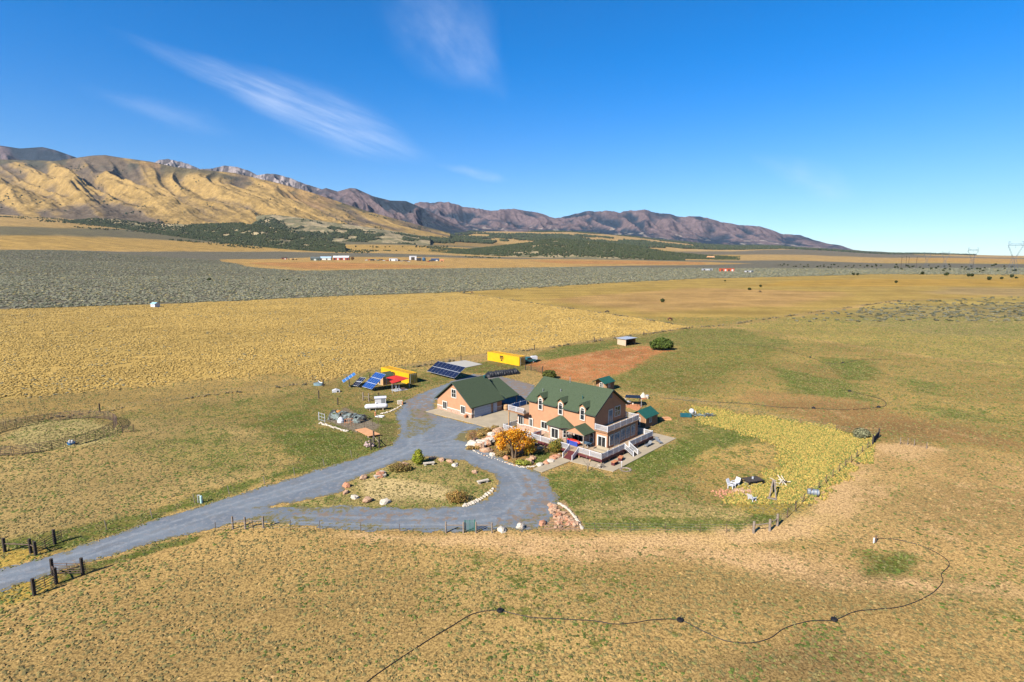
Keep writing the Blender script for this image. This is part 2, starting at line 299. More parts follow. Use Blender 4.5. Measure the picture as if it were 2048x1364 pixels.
# zone: photo outline, colour, (green, soil, shrub), edge softness m, raggedness m
TAN=(.43,.287,.115); GOLD=(.47,.325,.105); SAGE=(.21,.185,.11); OLIVE=(.41,.285,.085); LAWN=(.20,.155,.055); RED=(.46,.19,.075); YEL=(.33,.245,.06)
GREEN=(.085,.125,.016)
Z = [
 # far plain
 ([(-700,500),(2900,500),(2900,560),(-700,640)], OLIVE, (.1,.1,.2), 10, 10),
 ([(-900,505),(0,500),(560,503),(1000,514),(1500,521),(2048,528),(2900,530),(2900,553),(2048,549),(1750,548),(1600,553),(1400,557),(1250,564),(1130,571),(920,584),(700,591),(330,608),(0,618),(-900,640)], SAGE, (.0,.12,.85), 3, 7),
 ([(430,518.5),(620,514.5),(900,515),(1120,518),(1420,524),(1500,527),(1350,530.5),(900,537),(600,541.5),(520,536)], (.44,.28,.10), (.05,.3,.05), 6, 18),
 ([(500,525),(640,524),(900,532),(880,535),(620,538)], (.43,.22,.08), (.0,.2,.0), 15, 20),
 ([(1050,520),(1420,525),(1400,529),(1150,528)], (.43,.22,.08), (.0,.2,.0), 25, 25),
 ([(-900,480),(0,471),(330,481),(700,490),(980,498),(1500,509),(1480,513),(1000,508),(560,501),(0,499),(-900,500)], (.42,.275,.09), (.0,.15,.1), 25, 35),
 ([(-900,455),(100,455),(330,462),(680,482),(1000,493),(1400,505),(1400,508),(980,497),(680,489),(330,480),(0,471),(-900,478)], (.17,.145,.075), (.1,.1,.5), 40, 40),
 ([(700,474),(980,484),(1200,497),(1000,495),(700,483)], (.30,.20,.08), (.0,.1,.2), 40, 60),
 ([(1330,497),(1450,495),(1700,500),(1560,503),(1380,502)], (.47,.32,.14), (0,.2,0), 60, 60),
 ([(1560,506),(1800,509),(1900,514),(1700,513)], (.38,.26,.10), (0,.2,.1), 60, 60),
 ([(1760,520),(1860,516),(2100,516),(2900,515),(2900,528),(2048,526),(1850,523)], (.44,.27,.085), (0,.2,0), 40, 50),
 ([(1350,503),(1760,506),(1860,512),(2900,512),(2900,515.5),(1860,515.5),(1700,513),(1300,507)], (.20,.16,.10), (0,.1,.5), 60, 80),
 # pastures
 ([(920,585),(1400,557.5),(1750,549),(2900,556),(2900,640),(2048,592),(1800,600),(1440,652),(1385,655),(1100,612)], (.40,.275,.08), (.34,.2,.05), 3, 3),
 ([(1100,598),(1400,575),(1700,585),(1560,612),(1300,625)], (.42,.265,.10), (.2,.4,.03), 14, 14),
 ([(1600,560),(2048,557),(2900,566),(2900,582),(2048,572),(1500,572)], (.42,.265,.06), (.1,.1,.05), 10, 20),
 ([(1900,575),(2900,590),(2900,640),(2048,592),(1850,588)], (.38,.27,.12), (.1,.1,.06), 14, 18),
 ([(1470,652),(1800,602),(2048,592),(2900,625),(2900,800),(2048,732),(1850,712),(1600,675)], (.39,.29,.09), (.30,.05,.20), 2, 3),
 ([(1680,640),(1800,612),(2048,606),(2500,640),(2500,700),(2048,680),(1850,672)], (.33,.26,.10), (.30,.05,.36), 8, 14),
 ([(1030,735),(1075,700),(1385,655),(1470,655),(1600,677),(1850,714),(2048,735),(2900,810),(2900,1000),(2048,905),(1750,880),(1340,800),(1280,790),(1180,760)], (.36,.245,.085), (.40,.15,.02), 2, 3),
 ([(1200,760),(1340,700),(1480,672),(1560,700),(1500,740),(1380,790),(1290,780)], (.25,.19,.055), (.58,.08,.02), 6, 6),
 ([(1080,705),(1385,657),(1480,657),(1600,690),(1400,700),(1340,690),(1260,684),(1100,722)], (.24,.19,.06), (.6,.08,.0), 3, 4),
 ([(1560,740),(1700,770),(1730,800),(1600,790)], (.22,.18,.05), (.72,.0,.0), 3, 5),
 ([(1650,715),(1740,720),(1740,755),(1700,755)], (.22,.18,.05), (.68,.0,.0), 3, 5),
 ([(1820,760),(1900,775),(1880,790),(1820,780)], (.24,.19,.06), (.66,.0,.0), 3, 5),
 ([(1850,815),(1990,830),(1990,850),(1880,835)], (.24,.19,.06), (.66,.0,.0), 3, 5),
 ([(1060,712),(1140,692),(1260,682),(1200,700),(1110,716)], (.17,.15,.04), (.7,.1,.0), 2, 3),
 ([(1050,728),(1100,718),(1180,706),(1280,692),(1340,697),(1350,702),(1300,712),(1285,728),(1240,748),(1180,768),(1120,760)], RED, (.03,.55,.05), 1.5, 3),
 ([(-900,1020),(-200,875),(0,834),(190,826),(430,792),(640,766),(760,737),(900,716),(975,707),(1070,698),(1230,673),(1385,655.5),(1300,640),(1100,611),(920,585.5),(700,592),(330,609),(0,619),(-900,645)], GOLD, (.05,.10,.10), 1, 1.6),
 ([(-900,980),(0,838),(190,829),(430,795),(640,768),(560,745),(200,780),(-200,820)], (.41,.28,.10), (.1,.2,.1), 4, 5),
 # left paddock greener bands
 ([(-900,1060),(-100,856),(0,845),(200,832),(640,770),(770,850),(760,900),(480,985),(200,1065),(0,1128),(-300,1200)], (.37,.265,.11), (.34,.15,.0), 4, 8),
 ([(250,900),(420,860),(520,900),(560,950),(420,960),(330,930)], (.30,.23,.085), (.52,.1,.0), 4, 8),
 ([(190,832),(640,770),(760,740),(870,735),(900,765),(840,790),(790,850),(760,900),(600,945),(520,900),(560,850),(400,850)], (.33,.24,.085), (.50,.15,.0), 5, 6),
 ([(520,870),(650,860),(745,893),(740,905),(640,925)], (.16,.13,.03), (.85,.05,.0), 2, 3),
 ([(480,850),(640,800),(640,840),(560,880)], (.20,.15,.045), (.7,.05,.0), 3, 3),
 ([(0,1085),(0,1130),(340,1035),(520,972),(760,898),(740,885),(500,955),(250,1035)], (.20,.18,.05), (.75,.1,.0), 1.2, 2.5),
 ([(0,1185),(160,1132),(430,1058),(440,1066),(200,1140),(-20,1215)], (.20,.15,.05), (.7,.1,.0), .5, 1),
 ([(-20,1180),(120,1140),(110,1175),(0,1225)], (.42,.29,.07), (.3,.0,.0), .6, 1),
 ([(-20,1090),(70,1100),(120,1100),(0,1140)], (.42,.29,.07), (.35,.0,.0), .6, 1),
 ([(10,875),(60,845),(160,835),(235,855),(215,885),(80,905)], (.42,.34,.15), (.42,.1,.0), 1, 1.2),
 ([(640,835),(700,810),(790,840),(800,880),(760,900)], (.19,.16,.06), (.6,.2,.0), 1, 1.2),
 ([(650,840),(690,815),(760,850),(740,870),(700,860)], (.26,.21,.16), (.05,.2,.0), .4, .5),
 ([(800,770),(870,735),(1000,720),(1060,735),(1040,750),(930,745),(880,770)], (.23,.165,.06), (.6,.2,.0), 1, 2),
 # yard right of the house
 ([(1085,950),(1130,1058),(1505,1066),(1560,1040),(1750,888),(1430,822),(1280,792),(1250,800),(1350,880),(1220,950),(1140,930)], (.34,.245,.09), (.60,.15,.0), 1, 1.5),
 ([(1330,935),(1500,880),(1600,910),(1500,1010),(1420,1000)], (.40,.27,.095), (.40,.3,.0), 3, 3),
 ([(1160,1000),(1330,985),(1500,1030),(1500,1055),(1180,1058)], (.44,.33,.14), (.48,.1,.0), 2, 3),
 ([(1240,925),(1380,880),(1480,858),(1560,880),(1420,905),(1290,955)], (.20,.19,.045), (.9,.05,.0), 3, 5),
 ([(1090,960),(1200,960),(1330,960),(1300,1000),(1180,1010),(1120,1030)], (.24,.21,.06), (.78,.05,.0), 3, 5),
 ([(1140,1035),(1300,1045),(1500,1048),(1500,1062),(1150,1060)], (.22,.20,.055), (.8,.05,.0), 1.5, 3),
 ([(1260,795),(1400,808),(1480,838),(1380,850),(1320,830)], (.31,.205,.07), (.3,.25,.0), 2, 2),
 ([(1385,812),(1430,820),(1600,850),(1750,876),(1742,892),(1690,938),(1622,990),(1565,1042),(1540,1040),(1490,1015),(1490,985),(1540,955),(1585,915),(1565,893),(1480,858),(1400,838)], YEL, (.14,.0,.0), 1.6, 2.4),
 ([(1500,1025),(1560,1030),(1600,985),(1605,1000),(1560,1045),(1500,1060)], (.14,.12,.03), (.85,.05,.0), .5, .8),
 # bare tracks outside the yard fence
 ([(560,1066),(900,1070),(1300,1072),(1500,1070),(1570,1050),(1640,1000),(1765,890),(1800,880),(1900,900),(1840,960),(1740,1030),(1640,1075),(1450,1095),(1100,1100),(850,1085)], (.56,.375,.18), (.03,.8,.0), 1.6, 3),
 ([(1000,1085),(1500,1100),(1800,1150),(2100,1185),(2100,1205),(1700,1170),(1400,1125),(1000,1105)], (.55,.36,.18), (.06,.6,.0), 2, 2),
 ([(1700,900),(2100,930),(2400,1000),(2300,1200),(1900,1150),(1640,1110),(1700,1030)], (.45,.295,.125), (.2,.45,.0), 5, 5),
 ([(1740,1110),(1830,1115),(1830,1150),(1740,1150)], (.15,.14,.035), (.75,.0,.0), 1.2, 2),
 ([(1490,1290),(1640,1240),(1760,1300),(1800,1364),(1400,1364)], (.29,.195,.085), (.40,.1,.0), 2.5, 3),
 ([(1500,780),(1700,800),(2048,890),(2048,900),(1700,860),(1480,800)], (.33,.20,.08), (.15,.4,.0), 3, 3),
 # turning island and rock garden
 ([(480,1030),(590,1006),(690,982),(700,962),(790,925),(850,914),(930,922),(985,948),(998,968),(975,998),(920,1014),(800,1018),(700,1040),(560,1050)], (.36,.28,.11), (.52,.15,.0), .5, .8),
 ([(720,960),(790,955),(900,975),(900,1000),(740,1000)], (.52,.40,.20), (.22,.3,.0), 1, 1),
 ([(930,880),(935,862),(990,850),(1030,860),(1120,905),(1150,925),(1080,945),(1000,915)], (.27,.16,.06), (.25,.25,.0), .4, .8),
 ([(1055,895),(1100,905),(1100,925),(1060,925)], (.06,.085,.02), (.95,.0,.0), .3, .3),
 ([(1085,1060),(1110,1010),(1130,1000),(1160,1040),(1165,1062)], (.40,.25,.15), (.05,.5,.0), .3, .5),
]
ZW = [(np.array([T(*p) for p in P]), c, m, sf, rg) for P, c, m, sf, rg in Z]
def zones(X, Y):
    C = np.tile(np.array(TAN), (len(X), 1)); Mx = np.tile(np.array((.20, .25, .0, 0.)), (len(X), 1))
    g = fbm(X/26, Y/26, 3, 31); Mx[:, 0] += (g-.5)*.9
    for P, c, m, sf, rg in ZW:
        lo = P.min(0)-rg*2-sf; hi = P.max(0)+rg*2+sf
        k = np.nonzero((X > lo[0]) & (X < hi[0]) & (Y > lo[1]) & (Y < hi[1]))[0]
        if not len(k): continue
        x, y = X[k], Y[k]; d = sd(P, x, y)+(fbm(x/(rg*3), y/(rg*3), 4, 40)-.5)*2*rg
        wv = sstep(-sf, sf, d)[:, None]
        C[k] = C[k]*(1-wv)+np.array(c)*wv; Mx[k] = Mx[k]*(1-wv)+np.array(m+(1. if c is GOLD else 0.,))*wv
    return C*np.array((.93, .915, .85)), np.clip(Mx, 0, 1)
def polar(name):
    a = np.concatenate([np.linspace(-180, -52, 40, endpoint=False), np.linspace(-52, 52, 660), np.linspace(52, 180, 41)[1:]])
    a = a[:-1]; a = np.radians(a)
    r = np.concatenate([[.01, 10, 20], np.exp(np.linspace(math.log(30), math.log(16000), 960))])
    A, R = np.meshgrid(a, r); X = (R*np.sin(A)).ravel(); Y = (R*np.cos(A)).ravel(); Zt = tz(X, Y)
    n = len(a); i = np.arange(len(r)-1)[:, None]*n; k = np.arange(n)[None, :]; k2 = (k+1) % n
    Fq = np.stack([i+k, i+n+k, i+n+k2, i+k2], -1).reshape(-1, 4)[:, ::-1]
    C, Mx = zones(X, Y)
    return mesh_np(name, np.stack([X, Y, Zt], 1), Fq, ground_mat(), {'zone': C, 'mixw': Mx})
def ground_mat():
    n = N('ground_soil_and_grass'); tc = n.n('ShaderNodeTexCoord').outputs['Object']
    zc = n.n('ShaderNodeAttribute', attribute_name='zone').outputs['Color']
    sp_ = n.n('ShaderNodeSeparateColor'); n.l(n.n('ShaderNodeAttribute', attribute_name='mixw').outputs['Color'], sp_.inputs[0])
    gr, so_, sh = sp_.outputs
    big = n.noise(tc, .035, 4, .6); mid = n.noise(tc, .22, 4, .62); fine = n.noise(tc, 1.5, 4, .7); tiny = n.noise(tc, 5.5, 3, .6)
    mp_ = n.n('ShaderNodeMapping'); n.l(tc, mp_.inputs[0]); mp_.inputs['Rotation'].default_value = (0, 0, .25); mp_.inputs['Scale'].default_value = (.006, .045, .01)
    stk = n.noise(mp_.outputs[0], 1., 5, .62)
    c = n.mix(n.mr(big, .38, .62), n.mix(1., zc, (.84, .83, .80), 'MULTIPLY'), n.mix(1., zc, (1.10, 1.10, 1.06), 'MULTIPLY')); c = n.mix(n.mr(stk, .40, .60), n.mix(1., c, (.86, .87, .86), 'MULTIPLY'), n.mix(1., c, (1.10, 1.08, 1.06), 'MULTIPLY'))
    # bare soil
    sn = n.math('ADD', n.math('MULTIPLY', mid, .6), n.math('MULTIPLY', fine, .4))
    c = n.mix(n.mr(sn, n.math('SUBTRACT', .66, n.math('MULTIPLY', so_, .30)), n.math('SUBTRACT', .74, n.math('MULTIPLY', so_, .30))), c, n.mix(.4, zc, (.56, .35, .165)))
    # green growth
    gn = n.math('ADD', n.math('ADD', n.math('MULTIPLY', n.noise(tc, .33, 5, .72), .62), n.math('MULTIPLY', big, .13)), n.math('MULTIPLY', fine, .25))
    t = n.math('SUBTRACT', .63, n.math('MULTIPLY', gr, .25))
    c = n.mix(n.math('MULTIPLY', n.mr(gn, t, n.math('ADD', t, .055)), .8), c, n.mix(n.mr(mid, .4, .6), (.07, .105, .014), (.13, .14, .03)))
    # low shrubs: grey green with pale tips
    v = n.n('ShaderNodeTexVoronoi'); v.inputs['Scale'].default_value = .32; n.l(tc, v.inputs['Vector'])
    shn = n.math('MULTIPLY', sh, n.mr(n.noise(tc, .09, 5, .7), n.math('SUBTRACT', .62, n.math('MULTIPLY', sh, .4)), n.math('SUBTRACT', .74, n.math('MULTIPLY', sh, .4))))
    c = n.mix(shn, c, n.mix(n.mr(v.outputs['Distance'], .2, .8), (.19, .17, .125), (.085, .075, .05)))
    # tufts
    k = n.mr(tiny, .36, .56, .52, 1.15); k2 = n.mr(n.noise(tc, 2.6, 3, .6), .36, .56, .66, 1.12)
    c = n.mix(1., c, n.n('ShaderNodeCombineColor').outputs[0], 'MULTIPLY') if False else c
    h = n.n('ShaderNodeVectorMath', operation='SCALE'); n.l(c, h.inputs[0]); n.l(n.math('MULTIPLY', k, k2), h.inputs['Scale'])
    bh = n.math('ADD', n.math('MULTIPLY', fine, .22), n.math('MULTIPLY', tiny, .07))
    n.bsdf(h.outputs[0], .92, 0, bh, .45, 1.0, .08)
    return n.mat
ground = tag(polar('ground'), kind='structure')
# ---------------------------------------------------------------- driveway: gravel sheet with ragged edges
def sheet(name, polys, holes, z, cell, rag, mat, extra=None):
    P = [np.array([G(*p) for p in q]) for q in polys]; Hh = [np.array([G(*p) for p in q]) for q in holes]
    lo = np.min([p.min(0) for p in P], 0)-1; hi = np.max([p.max(0) for p in P], 0)+1
    nx, ny = int((hi[0]-lo[0])/cell), int((hi[1]-lo[1])/cell)
    xs = lo[0]+np.arange(nx+1)*cell; ys = lo[1]+np.arange(ny+1)*cell; X, Y = np.meshgrid(xs, ys); X = X.ravel(); Y = Y.ravel()
    d = np.max([sd(p, X, Y) for p in P], 0)
    for q in Hh: d = np.minimum(d, -sd(q, X, Y))
    d = d+(fbm(X/1.3, Y/1.3, 4, 77, .65)-.5)*2*rag+(fbm(X/6, Y/6, 2, 78)-.5)*rag
    i, j = np.meshgrid(np.arange(nx), np.arange(ny)); b = (j*(nx+1)+i).ravel()
    Q = np.stack([b, b+1, b+nx+2, b+nx+1], 1); keep = d[Q].mean(1) > 0; Q = Q[keep]
    used, inv = np.unique(Q, return_inverse=True); V = np.stack([X[used], Y[used], np.full(len(used), z)], 1)
    V[:, :2] += rng.uniform(-.3, .3, (len(V), 2))*cell
    w_ = np.zeros((len(used), 3)); w_[:, 2] = 1-sstep(0, 1.4, d[used])
    for q, amt, ch in (extra or []):
        e = sd(np.array([G(*p) for p in q]), X[used], Y[used]); w_[:, ch] = np.maximum(w_[:, ch], amt*sstep(-1.2, 1.5, e))
    rut = np.zeros(len(used))
    for L in ([(-90,1178),(75,1140),(250,1082),(420,1026),(600,974),(760,925),(830,893),(835,850),(840,810),(880,785)], [(700,945),(830,893),(930,892),(1030,940),(1062,985),(1020,1028),(900,1042),(760,1044),(600,1038)], [(830,893),(900,880),(960,850)]):
        d_ = np.full(len(used), 1e9); Wp = [G(*p) for p in L]
        for i in range(len(Wp)-1): d_ = np.minimum(d_, np.abs(sd([Wp[i], Wp[i+1], ((Wp[i][0]+Wp[i+1][0])/2+1e-3, (Wp[i][1]+Wp[i+1][1])/2)], X[used], Y[used])))
        rut = np.maximum(rut, np.exp(-((d_-.9)/.32)**2))
    return mesh_np(name, V, inv.reshape(Q.shape), mat, {'mixw': np.hstack([w_, rut[:, None]])})
def gravel_mat():
    n = N('driveway_gravel'); tc = n.n('ShaderNodeTexCoord').outputs['Object']
    s_ = n.n('ShaderNodeSeparateColor'); n.l(n.n('ShaderNodeAttribute', attribute_name='mixw').outputs['Color'], s_.inputs[0])
    a = n.noise(tc, .25, 4, .6); b = n.noise(tc, 1.4, 5, .7); f = n.noise(tc, 9, 3, .7)
    c = n.mix(n.mr(a, .35, .65), (.15, .18, .22), (.19, .225, .265)); c = n.mix(n.mr(b, .5, .62), c, (.24, .25, .275)); c = n.mix(n.mr(n.noise(tc, .55, 4, .7), .50, .60, 0., .35), c, (.19, .185, .175))
    al_ = n.n('ShaderNodeAttribute', attribute_name='mixw').outputs['Alpha']; c = n.mix(n.math('MULTIPLY', al_, n.mr(b, .38, .58, .25, .75)), c, (.27, .30, .335))
    edge = n.math('SUBTRACT', .70, n.math('MULTIPLY', s_.outputs[2], .26)); c = n.mix(n.mr(b, edge, n.math('ADD', edge, .06), 0., .8), c, (.17, .15, .08))
    wd = n.math('ADD', n.math('MULTIPLY', a, .4), n.math('MULTIPLY', b, .6))
    t = n.math('SUBTRACT', .66, n.math('MULTIPLY', s_.outputs[0], .30)); c = n.mix(n.mr(wd, t, n.math('ADD', t, .08)), c, n.mix(n.mr(f, .4, .6), (.11, .12, .035), (.24, .18, .08)))
    t2 = n.math('SUBTRACT', .63, n.math('MULTIPLY', s_.outputs[1], .28)); wd2 = n.noise(tc, .8, 5, .7); c = n.mix(n.mr(wd2, t2, n.math('ADD', t2, .12)), c, (.23, .175, .135))
    c = n.mix(n.mr(f, .35, .7, .25, 0.), c, (.09, .09, .10))
    n.bsdf(c, .95, 0, f, .5, .05, .1); return n.mat
DRV = [(-130,1175),(0,1140),(130,1104),(300,1044),(480,988),(640,940),(740,908),(785,888),(800,862),(792,830),(812,800),(845,785),(890,768),(945,748),(1000,752),(1068,770),(1072,790),(1040,812),(1010,820),(870,800),(868,828),(1010,866),(1000,856),(935,862),(932,880),(1000,916),(1075,944),(1098,958),(1112,990),(1112,1025),(1098,1048),(1075,1060),(900,1063),(700,1060),(560,1048),(500,1040),(430,1056),(340,1078),(150,1132),(0,1183),(-130,1222)]
ISL = [(510,1016),(600,1004),(690,982),(700,962),(790,925),(850,914),(930,922),(985,948),(997,968),(975,998),(920,1014),(800,1018),(690,1012),(600,1014)]
tag(sheet('driveway', [DRV], [ISL], .03, .22, .75, gravel_mat(),
  [([(430,1062),(560,1005),(700,1000),(720,1035),(900,1062),(700,1062)], .62, 0), ([(430,1050),(700,1046),(1000,1052),(1098,1050),(1080,1064),(430,1064)], .66, 0), ([(540,1020),(760,1012),(940,1020),(920,1045),(700,1055)], .5, 1),
   ([(815,812),(860,820),(880,850),(850,870),(800,880)], .72, 0), ([(800,800),(870,780),(880,840),(830,840)], .7, 1), ([(1040,945),(1112,960),(1115,1030),(1060,1060),(960,1060),(1040,1000)], .6, 1), ([(1010,1030),(1112,1020),(1090,1060),(960,1062)], .62, 0),
   ([(940,745),(1072,765),(1060,800),(1000,800)], .85, 1), ([(920,860),(990,850),(950,890),(900,880)], .8, 0)]), kind='structure')
# ---------------------------------------------------------------- palette
m_stucco = M('stucco', (.46, .235, .13), .9, .06, 1.2, bump=.02)
m_stucco_dk = m_stucco
m_trim = M('white_trim', (.60, .58, .53), .6, .05, 2); m_white = M('white_vinyl', (.62, .62, .65), .45, .04, 3)
m_roof = M('green_shingle', (.046, .072, .036), .9, .24, 5., bump=.03, bs=.5, col2=(.064, .088, .05), thr=(.45, .6), spots=9.)
m_roof2 = M('green_metal_roof', (.02, .10, .07), .5, .15, 2.)
m_stone = brickmat('stone_veneer', (.34, .17, .11), (.50, .34, .24), (.40, .33, .27))
m_glass = M('window_glass', (.018, .022, .026), .08, .2, .6, spec=.7)
m_glassb = M('shaded_blue_glass', (.10, .17, .24), .12, .3, .8, spec=.7)
m_conc = M('concrete', (.38, .315, .22), .9, .09, .5, bump=.01, col2=(.32, .27, .20), thr=(.52, .75), spots=.7)
m_deck = M('deck_boards', (.40, .29, .19), .8, .14, 3); m_maroon = M('maroon_paint', (.11, .025, .028), .6, .15, 2); m_post = M('tan_post', (.50, .30, .15), .8, .12, 3)
m_dark = M('dark_wood', (.055, .042, .034), .9, .3, 4, bump=.02); m_grey = M('weathered_wood', (.25, .20, .16), .9, .25, 4, bump=.02)
m_steel = M('galvanised_steel', (.30, .32, .34), .5, .2, 3, metal=.4); m_rust = M('rusty_pipe', (.12, .075, .055), .8, .3, 3)
m_yellow = M('container_yellow', (.76, .42, .012), .5, .07, .8, col2=(.62, .30, .02), thr=(.64, .8), spots=1.2); m_black = M('black_paint', (.012, .012, .014), .6, .2, 2)
m_pv = M('solar_cell_blue', (.012, .055, .22), .18, .2, 1.2, spec=.6); m_pvd = M('solar_cell_dark', (.010, .014, .04), .2, .25, 1.2, spec=.6)
m_alu = M('aluminium', (.55, .58, .62), .4, .08, 2, metal=.3); m_red = M('red_canvas', (.50, .025, .015), .8, .12, 1.2)
m_tarp = M('black_tarp', (.014, .015, .02), .45, .35, 2.5, bump=.08, bs=.6); m_blue = M('blue_cloth', (.03, .16, .50), .8, .15, 2)
m_terra = M('terracotta', (.50, .20, .09), .8, .15, 3); m_wood = M('orange_plywood', (.60, .30, .14), .8, .12, 1.5); m_teal = M('teal_paint', (.02, .10, .11), .35, .15, 2)
m_tire = M('rubber', (.02, .02, .022), .85, .2, 4); m_ltblue = M('pale_blue', (.30, .52, .66), .5, .1, 2); m_brnwall = M('brown_siding', (.28, .15, .08), .85, .15, 3)
m_rock = M('sandstone_rock', (.48, .31, .20), .95, .22, 3., bump=.05, bs=.6, col2=(.36, .19, .11), thr=(.45, .65), spots=1.5)
m_rockp = M('pale_rock', (.56, .49, .40), .95, .18, 3., bump=.05, bs=.6); m_rockr = M('red_rock', (.45, .21, .12), .95, .2, 3., bump=.05)
m_bark = M('bark', (.16, .11, .07), .95, .25, 6, bump=.03)
m_leafA = tintmat('autumn_leaf', .7, .2, 3, .35); m_leaf = tintmat('shrub_leaf', .8, .2, 3, .2); m_tuft = tintmat('grass_tuft', .9, .12, 4, .0)
# ================================================================ BUILDING PARTS
def mp(ax, pos):
    """wall-plane mapping: ax 'u' faces -u, 'v' faces -v; (a along wall, d outwards, z)"""
    return (lambda a, d, z: (pos-d, a, z)) if ax == 'u' else (lambda a, d, z: (a, pos-d, z))
def wbox(b, f, a0, a1, d0, d1, z0, z1):
    p = f(a0, d0, z0); q = f(a1, d1, z1); b.box(*p, *q)
def window(par, ax, pos, a0, a1, z0, z1, nc=2, nr=1, trim=.16, glass=None, arch=False, name='window', lab=None):
    a0, a1 = min(a0, a1), max(a0, a1); f = mp(ax, pos); b = MB()
    wbox(b, f, a0, a1, -.02, .07, z0, z0+trim); wbox(b, f, a0, a0+trim, -.02, .07, z0+trim, z1-trim); wbox(b, f, a1-trim, a1, -.02, .07, z0+trim, z1-trim)
    c = (a0+a1)/2; r = (a1-a0)/2-trim
    if not arch: wbox(b, f, a0, a1, -.02, .07, z1-trim, z1)
    else:
        zc = z1-trim; wbox(b, f, a0+trim, a1-trim, -.02, .05, zc-.06, zc)
        for k in range(10):
            t0, t1 = math.pi*k/10, math.pi*(k+1)/10; R0, R1 = r, r+trim
            P = [(c+R0*math.cos(t0), zc+R0*math.sin(t0)*.85), (c+R1*math.cos(t0), zc+R1*math.sin(t0)*.95), (c+R1*math.cos(t1), zc+R1*math.sin(t1)*.95), (c+R0*math.cos(t1), zc+R0*math.sin(t1)*.85)]
            b.loft([f(x, -.02, z) for x, z in P], [f(x, .07, z) for x, z in P])
    ia, ib, za, zb = a0+trim, a1-trim, z0+trim, z1-trim
    for k in range(1, nc): m = ia+(ib-ia)*k/nc; wbox(b, f, m-.035, m+.035, -.02, .055, za, zb-(.06 if arch else 0))
    for k in range(1, nr):
        m = za+(zb-za)*k/nr
        for q in range(nc): x0 = ia+(ib-ia)*q/nc+(.035 if q else 0); x1 = ia+(ib-ia)*(q+1)/nc-(.035 if q < nc-1 else 0); wbox(b, f, x0, x1, -.02, .05, m-.025, m+.025)
    w_ = b.build(name, m_trim, par)
    if lab: w_['label'] = lab
    g = MB(); wbox(g, f, ia+.002, ib-.002, -.018, .03, za+.002, zb-.002)
    if arch:
        P = [(c+(r-.005)*math.cos(math.pi*k/10), zb+.002+(r-.005)*math.sin(math.pi*k/10)*.85) for k in range(11)]
        g.loft([f(x, -.018, z) for x, z in P], [f(x, .028, z) for x, z in P])
    g.build('pane', glass or m_glass, w_); return w_
def railing(par, P, z0, h=.95, name='railing', mat=None, gap=.16, z1=None, posts=1.9):
    """white baluster railing along the polyline P; z0..z1 lets a stair rail descend"""
    b = MB(); z1 = z0 if z1 is None else z1; tot = sum(math.dist(P[i], P[i+1]) for i in range(len(P)-1)); s0 = 0
    for i in range(len(P)-1):
        (ax, ay), (bx, by) = P[i], P[i+1]; L = math.dist(P[i], P[i+1]); n = max(1, round(L/posts))
        za = z0+(z1-z0)*s0/tot; zb = z0+(z1-z0)*(s0+L)/tot; s0 += L
        for k in range(n+1):
            if k == 0 and i > 0: continue
            t = k/n; x, y, z = ax+(bx-ax)*t, ay+(by-ay)*t, za+(zb-za)*t; b.box(x-.06, y-.06, z-.12 if abs(z1-z0) < .01 else z-.05, x+.06, y+.06, z+h+.07)
        for hh, w_ in ((.1, .03), (h-.04, .045)): b.tube([(ax, ay, za+hh), (bx, by, zb+hh)], w_, 4)
        m = int(L/gap)
        for k in range(1, m):
            t = k/m; x, y, z = ax+(bx-ax)*t, ay+(by-ay)*t, za+(zb-za)*t; b.box(x-.028, y-.028, z+.1, x+.028, y+.028, z+h-.04)
    return b.build(name, mat or m_white, par)
# ================================================================ HOUSE
hr = uvroot('house', 'large two storey peach stucco house with green shingle roof, three dormers and a wraparound deck', 'house', 0, 0)
b = MB(); gab = [(4.4, 0), (14.2, 0), (14.2, 6.55), (9.3, 9.83), (4.4, 6.55)]
b.loft([(u, 4.6, z) for u, z in gab], [(u, 19.4, z) for u, z in gab])
b.box(4.42, 19.4, 0, 12.5, 22.45, 3.74); b.box(4.6, 2.05, 0, 14.3, 4.6, 3.74)
for c in (16.55, 11.85, 7.05):
    P = [(c-.64, 6.0), (c+.64, 6.0), (c+.64, 7.45), (c, 8.02), (c-.64, 7.45)]; b.loft([(4.3, a, z) for a, z in P], [(6.4, a, z) for a, z in P])
b.build('wall', m_stucco, hr)
# stone wainscot with its pale cap band
for q in ((4.34, 13.7, 0, 4.4, 22.5, 1.3), (4.34, 4.6, 0, 4.4, 9.0, 3.0), (4.54, 2.0, 0, 4.6, 4.6, 1.02), (6.0, 1.99, 0, 14.3, 2.05, 1.02)): MB().box(*q).build('stone_veneer', m_stone, hr)
b = MB(); b.box(4.28, 13.7, 1.3, 4.4, 22.5, 1.46); b.build('sill_band', m_trim, hr)
sl_ = .673
def gable_roof(par, u0, u1, vs, zr, slope, uo, ridge_c, across='u', th=.18, name='roof', mat=None):
    pass
b = MB()
for s in (-1, 1):
    e = 9.3+s*5.35; P = [(9.3, 10.12), (e, 10.12-sl_*5.35), (e, 10.12-sl_*5.35-.2), (9.3, 9.92)]
    if s > 0: P = P[::-1]
    if s > 0: b.loft([(u, 4.15, z) for u, z in P], [(u, 19.95, z) for u, z in P]); continue
    f_ = lambda u, o: (u, 10.12-sl_*(9.3-u)-o); P = [f_(9.3, 0), f_(4.45, 0), f_(4.45, .2), f_(9.3, .2)]; b.loft([(u, 4.15, z) for u, z in P], [(u, 19.95, z) for u, z in P])
    P = [f_(4.45, 0), f_(3.95, 0), f_(3.95, .2), f_(4.45, .2)]
    for a0, a1 in ((4.15, 6.38), (7.72, 11.18), (12.52, 15.88), (17.22, 19.95)): b.loft([(u, a0, z) for u, z in P], [(u, a1, z) for u, z in P])
